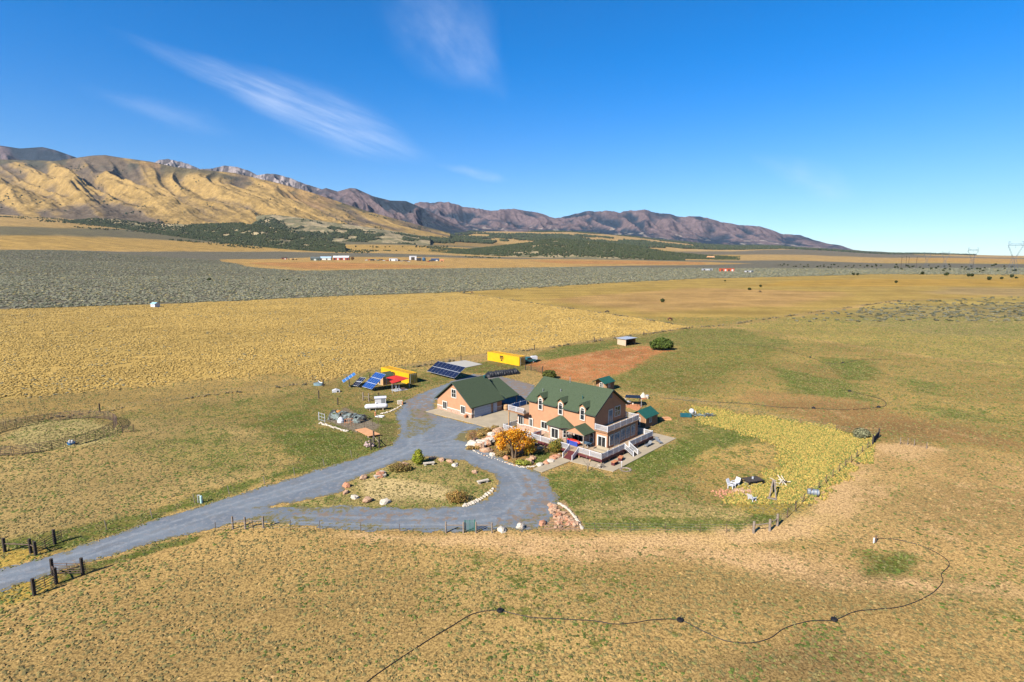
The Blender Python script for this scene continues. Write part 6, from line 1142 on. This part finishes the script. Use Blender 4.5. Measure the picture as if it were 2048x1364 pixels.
for k, (x, y) in enumerate([(733, 521), (739, 520.5), (745, 521.5), (750, 520), (756, 521.5), (762, 521), (768, 522), (775, 522), (797, 522), (803, 523), (808, 522), (813, 523), (818, 524), (857, 524), (862, 523)]):
    vehicle('parked_vehicle', 'distant vehicle parked in the row at the far homestead', 'vehicle', x, y, random.uniform(-.5, .5), col=vc_[k % 6], kind=('car', 'pickup', 'van')[k % 3], group='vehicles at the far homestead', scale=1.9)
s = at('farm_tree', 'tall grey green tree behind the red barn', 'tree', 673, 519.5); limbs(s, 10, 5, 3, .4, 31); crown(s, 900, [(0, 0, 9, 6, 5, 5), (2, 0, 13, 4, 4, 4)], .8, [(.07, .09, .03), (.10, .11, .04)], m_leaf, 70)
s = at('farm_tree', 'bare brown tree right of the red barn', 'tree', 705, 521); limbs(s, 9, 5, 4, .4, 32); crown(s, 700, [(0, 0, 7, 6, 5, 5)], .8, [(.25, .15, .07), (.30, .17, .07)], m_leaf, 71, fill=.05)
s = at('farm_tree', 'low tan hay mound left of the homestead', 'hay stack', 583, 519.5); b = MB()
for k in range(9): b.rock((random.uniform(-14, 14), random.uniform(-4, 4), 1.2), random.uniform(3, 5), seed=k)
b.build('hay', M('hay', (.40, .25, .10), .9), s); s.name = 'hay_stack'
# pylons and poles
m_pyl = M('pylon_steel', (.10, .12, .15), .6, .1, 1, metal=.2)
def pylon(x, yb, yt, label):
    X, Y, z = T3(x, yb); h = (yb-yt)/F*math.hypot(X, Y); s = thing('transmission_tower', label, 'pylon', (X, Y, z), R_(-12), 'transmission towers'); r = h*.0038
    b = MB(); wz = h*.5
    for sx in (-1, 1):
        for sy in (-1, 1): b.tube([(sx*h*.12, sy*h*.10, 0), (sx*h*.035, sy*h*.035, wz)], r, 4)
    for k in range(5):
        a, c = k/5, (k+1)/5
        for sy in (-1, 1):
            w0 = h*(.12-.085*a); w1 = h*(.12-.085*c); b.tube([(-w0, sy*h*(.10-.065*a), wz*a), (w1, sy*h*(.10-.065*c), wz*c)], r*.6, 3); b.tube([(w0, sy*h*(.10-.065*a), wz*a), (-w1, sy*h*(.10-.065*c), wz*c)], r*.6, 3)
    b.build('legs', m_pyl, s); b = MB()
    for sx in (-1, 1):
        for sy in (-.5, .5): b.tube([(sx*h*.035, sy*h*.06, wz), (sx*h*.19, sy*h*.04, h*.86)], r, 4)
        b.tube([(sx*h*.19, 0, h*.86), (sx*h*.20, 0, h)], r, 4); b.tube([(sx*h*.19, 0, h*.86), (sx*h*.11, 0, h*.95), (sx*h*.20, 0, h)], r*.7, 3); b.tube([(sx*h*.2, 0, h), (sx*h*.14, 0, h)], r, 4)
        b.tube([(sx*h*.10, 0, h*.62), (sx*h*.05, 0, h*.55)], r*.7, 3)
    b.build('window_frame', m_pyl, s); b = MB(); b.tube([(-h*.22, 0, h*.88), (h*.22, 0, h*.88)], r, 4); b.tube([(-h*.20, 0, h*.93), (h*.20, 0, h*.93)], r, 4)
    for k in range(8): a = -h*.2+h*.4*k/8; b.tube([(a, 0, h*.88), (a+h*.025, 0, h*.93), (a+h*.05, 0, h*.88)], r*.5, 3)
    b.build('crossarm', m_pyl, s); b = MB()
    for q in (-.2, 0, .2): b.tube([(q*h, 0, h*.88), (q*h, 0, h*.80)], r*.8, 4)
    b.build('insulator', m_pyl, s)
pylon(2024, 548, 501, 'tallest lattice transmission tower at the far right edge'); pylon(1941.5, 541.5, 507, 'lattice transmission tower second from the right'); pylon(1888, 538.5, 510.5, 'lattice transmission tower third from the right'); pylon(1852, 535, 511, 'leftmost and smallest lattice transmission tower')
for x, yb, yt in ((1802, 534, 518), (1811, 534.5, 516), (1816.5, 534.5, 517.5), (1832, 535.5, 517.5), (1945.5, 538, 515)):
    X, Y, z = T3(x, yb); h = (yb-yt)/F*math.hypot(X, Y); s = thing('power_pole', 'dark wooden power pole left of the lattice towers on the far flat', 'power pole', (X, Y, z), 0, 'far power poles'); b = MB(); b.tube([(0, 0, 0), (0, 0, h)], [.45, .35], 6); b.build('pole', m_dark, s); b = MB(); b.box(-1.6, -.15, h*.9, 1.6, .15, h*.92); b.build('crossarm', m_dark, s)
# ================================================================ GRASS TUFTS AND SAGEBRUSH (nobody could count them)
def scatter(name, label, cat, X, Y, S_, Hh, C, mat, sides=5, mid=True, zz=None, seed=0):
    r = np.random.default_rng(seed); n = len(X); Zg = tz(X, Y) if zz is None else zz; a0 = r.random(n)*6.28; ang = a0[:, None]+np.arange(sides)[None, :]*2*math.pi/sides
    def ring(k, h): rr = S_[:, None]*k*(.7+.6*r.random((n, sides))); return np.stack([X[:, None]+rr*np.cos(ang), Y[:, None]+rr*np.sin(ang), np.broadcast_to(Zg[:, None], rr.shape)+Hh[:, None]*h*(.8+.4*r.random((n, sides)))-.03*Hh[:, None]], -1)
    top = np.stack([X+S_*.2*r.normal(size=n), Y+S_*.2*r.normal(size=n), Zg+Hh], -1)[:, None, :]
    if mid: V = np.concatenate([ring(.8, 0.), ring(1., .5), top], 1)
    else: V = np.concatenate([ring(1., 0.), top], 1)
    m = V.shape[1]; f = []
    for k in range(sides):
        j = (k+1) % sides
        if mid: f += [(k, j, sides+j), (k, sides+j, sides+k), (sides+k, sides+j, 2*sides)]
        else: f += [(k, j, sides)]
    Fq = (np.array(f)[None]+np.arange(n)[:, None, None]*m).reshape(-1, 3)
    return tag(mesh_np(name, V.reshape(-1, 3), Fq, mat, {'tint': np.repeat(C, m, 0)}, False), label, cat, kind='stuff')
_D = np.array([G(*p) for p in DRV]); _I = np.array([G(*p) for p in ISL])
_B = [np.array([WUV(*q) for q in P]) for P in ([(-.5, 24.3), (16.4, 24.3), (16.4, 45.4), (-.5, 45.2)], [(-1.5, -3), (20.6, -3), (20.6, 3.3), (16.6, 24), (0, 24), (0, 7), (-8.9, 7), (-8.9, 4.8), (-2, 4.6)], [(21.7, 4.6), (26.6, 4.6), (26.6, 8.4), (21.7, 8.4)], [(50, 64), (53.2, 64), (53.2, 78.6), (50, 78.6)], [(12.4, 68.5), (15.5, 68.5), (15.5, 81.8), (12.4, 81.8)])]
_N = [np.array([G(*p) for p in P]) for P in ([(645, 848), (690, 815), (760, 850), (760, 872), (738, 875), (712, 862)], [(885, 727), (930, 720), (966, 729), (925, 738)], [(1480, 970), (1509, 979), (1527, 967), (1497, 960)])]
def clear(X, Y):
    k = (sd(_D, X, Y) < .5) | (sd(_I, X, Y) > .3)
    for q in _B+_N: k &= sd(q, X, Y) < .1
    return k
def wedge(n, r0, r1, x0=-120, x1=2168, p=1., seed=0):
    """points on the ground in a fan, density falling with distance as 1/r**(2-2p)"""
    r = np.random.default_rng(seed); u = r.random(n); R = (r0**(2*p)+u*(r1**(2*p)-r0**(2*p)))**(1/(2*p)); px_ = x0+(x1-x0)*r.random(n); return R*(px_-1024)/F, R
def sel(k, *a): return [q[k] for q in a]
# short pasture tufts: everything inside 36..330 m, zone colours decide the look
X, Y = wedge(330000, 36, 300, p=.60, seed=1); C, Mx = zones(X, Y); r = np.random.default_rng(2); gold = Mx[:, 3] > .5
k = clear(X, Y) & ~gold & (r.random(len(X)) > Mx[:, 1]*1.35) & (fbm(X/2.3, Y/2.3, 3, 8) > .30); X, Y, C, Mx = sel(k, X, Y, C, Mx); R = np.hypot(X, Y); n = len(X); r = np.random.default_rng(3)
g = (Mx[:, 0]+(fbm(X/4, Y/4, 4, 9, .65)-.5)*1.7) > r.random(n)*.95
T_ = np.where(g[:, None], np.where(r.random((n, 1)) < .45, np.array((.085, .115, .022)), np.array((.15, .145, .045)))*(.6+.7*r.random((n, 1))), np.where(r.random((n, 1)) < .74, np.array((.18, .145, .055)), C*.8)*(.65+.55*r.random((n, 1))))
scatter('pasture_grass', 'short dry and green grass tufts over the pasture', 'grass', X, Y, (.08+.13*r.random(n)**1.5)*(1+R/260), (.04+.07*r.random(n))*(1+R/300), T_, m_tuft, 5, False, seed=4)
# tall golden bunch grass
X, Y = wedge(210000, 85, 470, -150, 1450, p=.72, seed=5); C, Mx = zones(X, Y); k = (Mx[:, 3] > .15+.8*np.random.default_rng(98).random(len(X))) & clear(X, Y) & (fbm(X/6, Y/6, 3, 12) > .33)
X, Y, C = sel(k, X, Y, C); n = len(X); r = np.random.default_rng(6); R = np.hypot(X, Y); T_ = C*(.74+.36*r.random((n, 1)))*(.86+.28*fbm(X/30, Y/30, 3, 55))[:, None]; dk = r.random(n) < .015+.06*sstep(.52, .62, fbm(X/12, Y/12, 3, 56)); T_[dk] = np.array((.17, .165, .11))
scatter('golden_grass', 'golden bunch grass covering the big field behind the house', 'grass', X, Y, (.16+.22*r.random(n))*(1+R/500), .14+.24*r.random(n), T_, m_tuft, 5, True, seed=7)
# yellow weeds by the yard
X, Y = wedge(330000, 70, 150, 1340, 1780, p=1, seed=8); C, Mx = zones(X, Y); r = np.random.default_rng(99); yp = [z for z in ZW if z[1] == YEL][0][0]; k = sd(yp, X, Y)+(fbm(X/5, Y/5, 4, 57)-.5)*9 > r.random(len(X))**1.5*11-2.0; X, Y, C = sel(k, X, Y, C); n = len(X); r = np.random.default_rng(9)
T_ = np.array([(.37, .27, .065), (.29, .235, .06), (.33, .22, .06), (.13, .15, .035)])[r.choice(4, n, p=[.27, .25, .18, .30])]*(.75+.5*r.random((n, 1)))
scatter('yellow_grass', 'tall bright yellow weeds filling the plot beside the lawn', 'grass', X, Y, .08+.13*r.random(n), .12+.25*r.random(n), T_, m_tuft, 5, True, seed=10)
# sagebrush
X, Y = wedge(170000, 280, 1500, -250, 2300, p=.55, seed=11); C, Mx = zones(X, Y); r = np.random.default_rng(12); k = (Mx[:, 2] > .1) & (r.random(len(X)) < Mx[:, 2]**1.6*1.35) & (fbm(X/14, Y/14, 3, 14) > .3); X, Y, C, Mx = sel(k, X, Y, C, Mx); n = len(X); r = np.random.default_rng(13); R = np.hypot(X, Y)
T_ = np.array([(.19, .19, .13), (.24, .23, .155), (.13, .14, .08), (.30, .25, .11)])[r.choice(4, n, p=[.4, .3, .2, .1])]*(.75+.5*r.random((n, 1)))
T_ *= .9; T_[Mx[:, 2] < .55] *= .68
scatter('sagebrush', 'grey green sagebrush carpeting the plain beyond the golden field', 'sagebrush', X, Y, (.55+.6*r.random(n))*(1+R/1600), .45+.5*r.random(n), T_, m_tuft, 5, True, seed=15)
# weeds along the fences
P_ = []
for pts in ([(0, 850), (200, 824), (430, 790), (640, 766), (918, 720), (1190, 683), (1385, 655.5)], [(1385, 655.5), (1440, 652), (1620, 626), (1800, 601)], [(920, 585.5), (1100, 611.5), (1300, 640.5), (1385, 655.5)], [(1556, 1052), (1622, 992), (1690, 935), (1745, 890)]):
    W_ = [T(*p) for p in pts]
    for i in range(len(W_)-1):
        L = math.dist(W_[i], W_[i+1])
        for q in range(int(L/.9)):
            t = random.random()
            if vnoise(np.array([t*L/9+i*31]), np.array([i*3.]), 3)[0] > .45: P_.append((W_[i][0]*(1-t)+W_[i+1][0]*t+random.gauss(0, .5), W_[i][1]*(1-t)+W_[i+1][1]*t+random.gauss(0, .5)))
P_ = np.array(P_); n = len(P_); r = np.random.default_rng(14); scatter('fence_weeds', 'dry brown weeds grown up along the field fences', 'weeds', P_[:, 0], P_[:, 1], (.3+.5*r.random(n))*np.clip(P_[:, 1]/220, .35, 1), (.3+.6*r.random(n))*np.clip(P_[:, 1]/220, .4, 1), np.array([(.10, .085, .045), (.20, .15, .08)])[r.integers(0, 2, n)], m_tuft, 6, True, seed=16)
# grey sage clumps in the golden field
# ================================================================ HILLS AND MOUNTAINS
def hillmat(name, var=.18, bs=.5):
    n = N(name); tc = n.n('ShaderNodeTexCoord').outputs['Object']; at_ = n.n('ShaderNodeAttribute', attribute_name='tint').outputs['Color']
    a = n.noise(tc, .012, 5, .65); f = n.noise(tc, .06, 4, .65); k = n.math('MULTIPLY', n.mr(a, .3, .7, 1-var, 1+var), n.mr(f, .3, .7, 1-var, 1+var)); h = n.n('ShaderNodeVectorMath', operation='SCALE'); n.l(at_, h.inputs[0]); n.l(k, h.inputs['Scale'])
    n.bsdf(h.outputs[0], .95, 0, n.math('ADD', n.math('MULTIPLY', a, .7), n.math('MULTIPLY', f, .3)), bs, 25., .05); return n.mat
m_hill = hillmat('hill_surface', .22, .6); m_mtn = hillmat('mountain_surface', .3, 1.)
def ridge(name, crest, Rc, Rf, Rb, colfn, nu=420, ns=110, p=1.25, A=.45, lam=420., shear=1.2, crag=.0, mat=None, seed=0, sharp=1.4, foot=None):
    cx = np.array([c[0] for c in crest], float); cy = np.array([c[1] for c in crest], float); px_ = np.linspace(cx[0], cx[-1], nu); py_ = np.interp(px_, cx, cy)
    k = np.array([.25, .5, .25]); py_[1:-1] = np.convolve(py_, k, 'valid')
    ex = (px_-cx[0])/(cx[-1]-cx[0]); Rcv = np.interp(ex, np.linspace(0, 1, len(Rc)), Rc); Rfv = np.interp(ex, np.linspace(0, 1, len(Rf)), Rf)
    d0 = (px_-1024)/F; bb = -(py_-682)/F; dy = cp+bb*sp; dz = -sp+bb*cp; zc = H+dz/dy*Rcv
    if crag: zc = zc*(1+crag*(fbm(px_/7., px_*0, 4, seed+50, .6)-.5))
    s = np.concatenate([np.linspace(0, 1, ns), np.linspace(1, 2, ns//3)[1:]])
    U, Sg = np.meshgrid(np.arange(nu), s); Rr = np.where(Sg <= 1, Rfv[U]+(Rcv[U]-Rfv[U])*Sg, Rcv[U]+Rb*(Sg-1)); X = d0[U]/dy[U]*Rr; Y = Rr*1.
    zf = tz(X, Y)-8; t = np.where(Sg <= 1, Sg, 2-Sg); L = d0[U]*Rcv[U]
    wx = (fbm(L/(lam*2.5), t*1.5, 3, seed+9)-.5)*1.6; q = L/lam+shear*t+wx; along = Rr/(lam*3.2)
    n1 = 1-np.abs(2*fbm(q, along, 2, seed)-1)*1.0; n2 = 1-np.abs(2*fbm(q*2.7+4, along*2.2, 3, seed+20)-1); rdg = np.clip((n1*.68+n2*.32), 0, 1)
    rdg = np.clip((rdg-.45)/.5, 0, 1)**sharp; wv = np.sin(np.pi*np.clip(t, 0, 1)**.85)**.6*(1-.0*t)
    prof = t**p; prof = prof*(1-A*(1-rdg)*wv)+.0
    Z_ = zf+np.maximum(zc[U]-zf, 5)*prof+(fbm(X/110, Y/110, 5, seed+30, .55)-.5)*np.maximum(zc[U]-zf, 0)*.09*wv
    V = np.stack([X, Y, Z_], -1).reshape(-1, 3); r_, c_ = len(s), nu; i = (np.arange(r_-1)[:, None]*c_+np.arange(c_-1)[None]).ravel(); Fq = np.stack([i, i+1, i+c_+1, i+c_], 1)
    C = colfn(X, Y, Z_, t, rdg).reshape(-1, 3); o = mesh_np(name, V, Fq, mat or m_mtn, {'tint': C}); tag(o, kind='structure')
    def sample(n, dens, sd_=0):
        r = np.random.default_rng(sd_); uu = r.random(n)*(nu-1.01); ss = r.random(n)*(ns-1.01); a = uu.astype(int); b_ = ss.astype(int); fa = uu-a; fb = ss-b_
        def bi(M_): return M_[b_, a]*(1-fa)*(1-fb)+M_[b_, a+1]*fa*(1-fb)+M_[b_+1, a]*(1-fa)*fb+M_[b_+1, a+1]*fa*fb
        x, y, z, tt, rr = bi(X), bi(Y), bi(Z_), bi(t), bi(rdg); k_ = r.random(n) < dens(x, y, z, tt, rr, uu/(nu-1)); return x[k_], y[k_], z[k_]
    return sample
def lerp3(a, b, w): return np.array(a)*(1-w[..., None])+np.array(b)*w[..., None]
def blobs(name, label, cat, xyz, s0, s1, cols, seed):
    x, y, z = xyz; n = len(x); r = np.random.default_rng(seed); return scatter(name, label, cat, x, y, s0+s1*r.random(n), (s0+s1*r.random(n))*1.5, np.array(cols)[r.integers(0, len(cols), n)]*(.7+.6*r.random((n, 1))), m_tuft, 5, True, zz=z-.3, seed=seed)
JW = [(.032, .045, .018), (.045, .055, .022), (.055, .06, .03)]
# golden foothills
def c_gold(X, Y, Z_, t, rg):
    v = fbm(X/330, Y/330, 4, 71); w_ = sstep(.40, .60, v*.55+.45*(1-rg)); c = lerp3((.30, .198, .070), (.12, .09, .062), w_); w2 = sstep(.5, .6, fbm(X/700+5, Y/700, 3, 73)); c = c*(1-w2[..., None]*.35)+np.array((.30, .17, .075))*w2[..., None]*.35
    w3 = sstep(.86, .98, t)*sstep(.45, .55, fbm(X/200, Y/200, 3, 75)); return c*(1-w3[..., None]*.75)+np.array((.05, .055, .04))*w3[..., None]*.75
sg = ridge('golden_hills', [(-500, 350), (-250, 330), (-100, 316), (0, 319), (60, 320), (110, 322), (150, 316), (185, 311), (210, 310), (240, 315), (300, 323), (350, 334), (420, 341), (470, 346), (520, 358), (560, 367), (620, 384), (680, 404), (740, 424), (800, 440), (850, 453), (900, 466)], [5200, 5300, 5400, 5600, 5600], [3500, 3500, 3550, 3900, 5000], 1600, c_gold, 620, 240, 1.1, .50, 600, 1.7, mat=m_hill, seed=3, sharp=1.15)
blobs('hill_junipers', 'scattered dark junipers and scrub on the golden foothills', 'juniper', sg(26000, lambda x, y, z, t, r, u: (sstep(.62, .70, fbm(x/150, y/150, 3, 81))*.30+.008)*(.2+.8*(1-r)), 1), 4, 4, JW, 90)
# dark mountains left and centre
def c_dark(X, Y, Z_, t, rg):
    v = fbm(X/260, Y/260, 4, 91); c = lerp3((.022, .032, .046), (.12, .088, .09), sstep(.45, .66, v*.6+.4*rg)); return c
def c_pink(X, Y, Z_, t, rg):  # pinkish highlights on ridges and dark blue shadows are put into this colour
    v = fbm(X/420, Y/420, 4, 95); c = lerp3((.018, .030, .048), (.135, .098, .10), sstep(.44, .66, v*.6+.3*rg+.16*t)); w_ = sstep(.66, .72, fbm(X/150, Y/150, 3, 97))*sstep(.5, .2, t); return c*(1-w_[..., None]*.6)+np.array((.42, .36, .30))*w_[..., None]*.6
def c_cliff(X, Y, Z_, t, rg):
    v = fbm(X/60, Y/900, 3, 99); c = lerp3((.09, .075, .075), (.28, .235, .225), sstep(.38, .62, v)); return c
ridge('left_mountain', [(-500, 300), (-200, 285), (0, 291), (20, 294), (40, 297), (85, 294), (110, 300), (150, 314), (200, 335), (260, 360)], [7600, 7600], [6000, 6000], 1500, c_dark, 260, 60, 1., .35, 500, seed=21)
ridge('grey_cliffs', [(240, 360), (300, 330), (318, 320), (335, 318), (355, 322), (375, 327), (400, 338), (425, 337), (450, 331), (470, 333), (495, 340), (515, 350), (535, 347), (555, 349), (580, 356), (610, 368), (645, 379), (700, 400), (760, 430)], [9600, 9600], [8300, 8300], 1500, c_cliff, 420, 70, .55, .30, 150, .3, crag=.012, seed=31)
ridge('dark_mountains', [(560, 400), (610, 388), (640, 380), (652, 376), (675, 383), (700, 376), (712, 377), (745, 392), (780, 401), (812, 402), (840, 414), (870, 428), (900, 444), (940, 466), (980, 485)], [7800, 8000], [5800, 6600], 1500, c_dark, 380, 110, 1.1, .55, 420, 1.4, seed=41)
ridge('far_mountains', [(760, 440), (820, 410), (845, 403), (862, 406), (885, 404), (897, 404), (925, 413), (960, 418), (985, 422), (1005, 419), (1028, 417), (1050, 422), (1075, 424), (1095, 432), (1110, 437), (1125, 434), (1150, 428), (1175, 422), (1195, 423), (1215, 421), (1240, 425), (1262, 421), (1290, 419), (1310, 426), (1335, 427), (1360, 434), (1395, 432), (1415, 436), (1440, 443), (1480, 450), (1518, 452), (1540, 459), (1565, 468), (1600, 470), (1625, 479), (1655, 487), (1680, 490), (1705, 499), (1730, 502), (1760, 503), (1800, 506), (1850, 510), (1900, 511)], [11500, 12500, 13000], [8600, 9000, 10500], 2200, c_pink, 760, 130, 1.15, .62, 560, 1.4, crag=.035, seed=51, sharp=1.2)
# low juniper hills
def c_jun(X, Y, Z_, t, rg): return lerp3((.15, .135, .075), (.30, .24, .14), sstep(.4, .6, fbm(X/60, Y/60, 3, 61)))
s1 = ridge('juniper_hill', [(40, 463), (90, 452), (150, 441), (185, 437), (230, 438), (270, 444), (330, 448), (385, 449), (430, 447), (480, 446), (520, 450), (560, 458), (610, 472), (650, 482), (690, 489)], [3150, 2750], [2850, 2350], 500, c_jun, 300, 60, .8, .25, 200, mat=m_hill, seed=61)
blobs('juniper_woodland', 'dark juniper woodland on the low left hills', 'juniper', s1(26000, lambda x, y, z, t, r, u: np.clip(1.0-t*1.9+1.5*sstep(.42, .6, u), .10, .85)*sstep(.30, .5, fbm(x/45, y/45, 3, 63)+.06), 2), 3.0, 2.6, JW, 91)
s2 = ridge('juniper_hill', [(500, 446), (515, 431), (545, 429), (590, 434), (650, 443), (720, 452), (800, 464), (860, 474)], [4300, 4300], [3600, 3700], 600, c_jun, 200, 50, .9, .2, 260, mat=m_hill, seed=65)
blobs('juniper_woodland', 'dark juniper belt below the golden foothills at centre left', 'juniper', s2(16000, lambda x, y, z, t, r, u: sstep(.46, .60, fbm(x/140, y/140, 4, 66))*.55*sstep(1.0, .5, t), 3), 4.5, 4, JW, 92)
s3 = ridge('juniper_hill', [(860, 508), (930, 500), (985, 494), (1020, 490), (1050, 486), (1085, 479), (1120, 477.5), (1160, 481), (1200, 484), (1250, 489), (1300, 498), (1340, 508), (1370, 514)], [3500, 3500], [2700, 2300], 500, c_jun, 240, 60, .8, .2, 220, mat=m_hill, seed=67)
blobs('juniper_woodland', 'speckled juniper woodland on the low hill at centre', 'juniper', s3(24000, lambda x, y, z, t, r, u: sstep(.30, .5, fbm(x/90, y/90, 3, 68)+.1)*.75*sstep(.03, .18, t), 4), 3.2, 2.6, JW, 93)
s4 = ridge('juniper_hill', [(1270, 505), (1310, 499), (1345, 505), (1400, 510), (1450, 513), (1480, 516)], [3300, 3300], [2900, 2600], 300, c_jun, 120, 30, .8, .2, 220, mat=m_hill, seed=69)
blobs('juniper_woodland', 'thin strip of junipers right of the centre hill', 'juniper', s4(4500, lambda x, y, z, t, r, u: .5+0*x, 5), 3, 2.5, JW, 94)
# forested fan below the far mountains, and scrub strewn on the plain
r = np.random.default_rng(77); n = 60000; px_ = 640+1300*r.random(n); R = np.exp(math.log(3800)+(math.log(9500)-math.log(3800))*r.random(n)); X = R*(px_-1024)/F; Y = R
v = fbm(X/520, Y/900, 4, 83); k = (v > .50+.07*np.clip((1050-px_)/300, 0, 1)) & (R > 4200+np.clip((px_-1150)/500, 0, 1)*2600); X, Y = X[k], Y[k]
blobs('forest_belt', 'dark scrub forest on the slopes below the far mountains', 'forest', (X, Y, tz(X, Y)), 7, 9, JW, 95)
r = np.random.default_rng(78); n = 9000; px_ = -100+1100*r.random(n); R = 2300+1500*r.random(n); X = R*(px_-1024)/F; Y = R; k = fbm(X/160, Y/260, 4, 85) > .60; X, Y = X[k], Y[k]
blobs('field_scrub', 'dark scrub strewn along the far field margins', 'scrub', (X, Y, tz(X, Y)), 2.0, 2.5, JW, 96)
# ================================================================ AIR
hz = MB().box(-17500, -17500, -14, 17500, 17500, 1850).build('haze', M('tmp_air', (1, 1, 1))); tag(hz, kind='stuff')
vm = bpy.data.materials.new('air'); vm.use_nodes = True; vt = vm.node_tree; vt.nodes.clear(); vo = vt.nodes.new('ShaderNodeOutputMaterial'); pv = vt.nodes.new('ShaderNodeVolumePrincipled')
pv.inputs['Density'].default_value = HAZE = 1.15e-5; pv.inputs['Color'].default_value = (.55, .75, 1., 1); pv.inputs['Anisotropy'].default_value = .2; vt.links.new(pv.outputs[0], vo.inputs['Volume'])
hz.data.materials.clear(); hz.data.materials.append(vm)
for o in PR:
    if not o.get('label'): bpy.data.objects.remove(o)
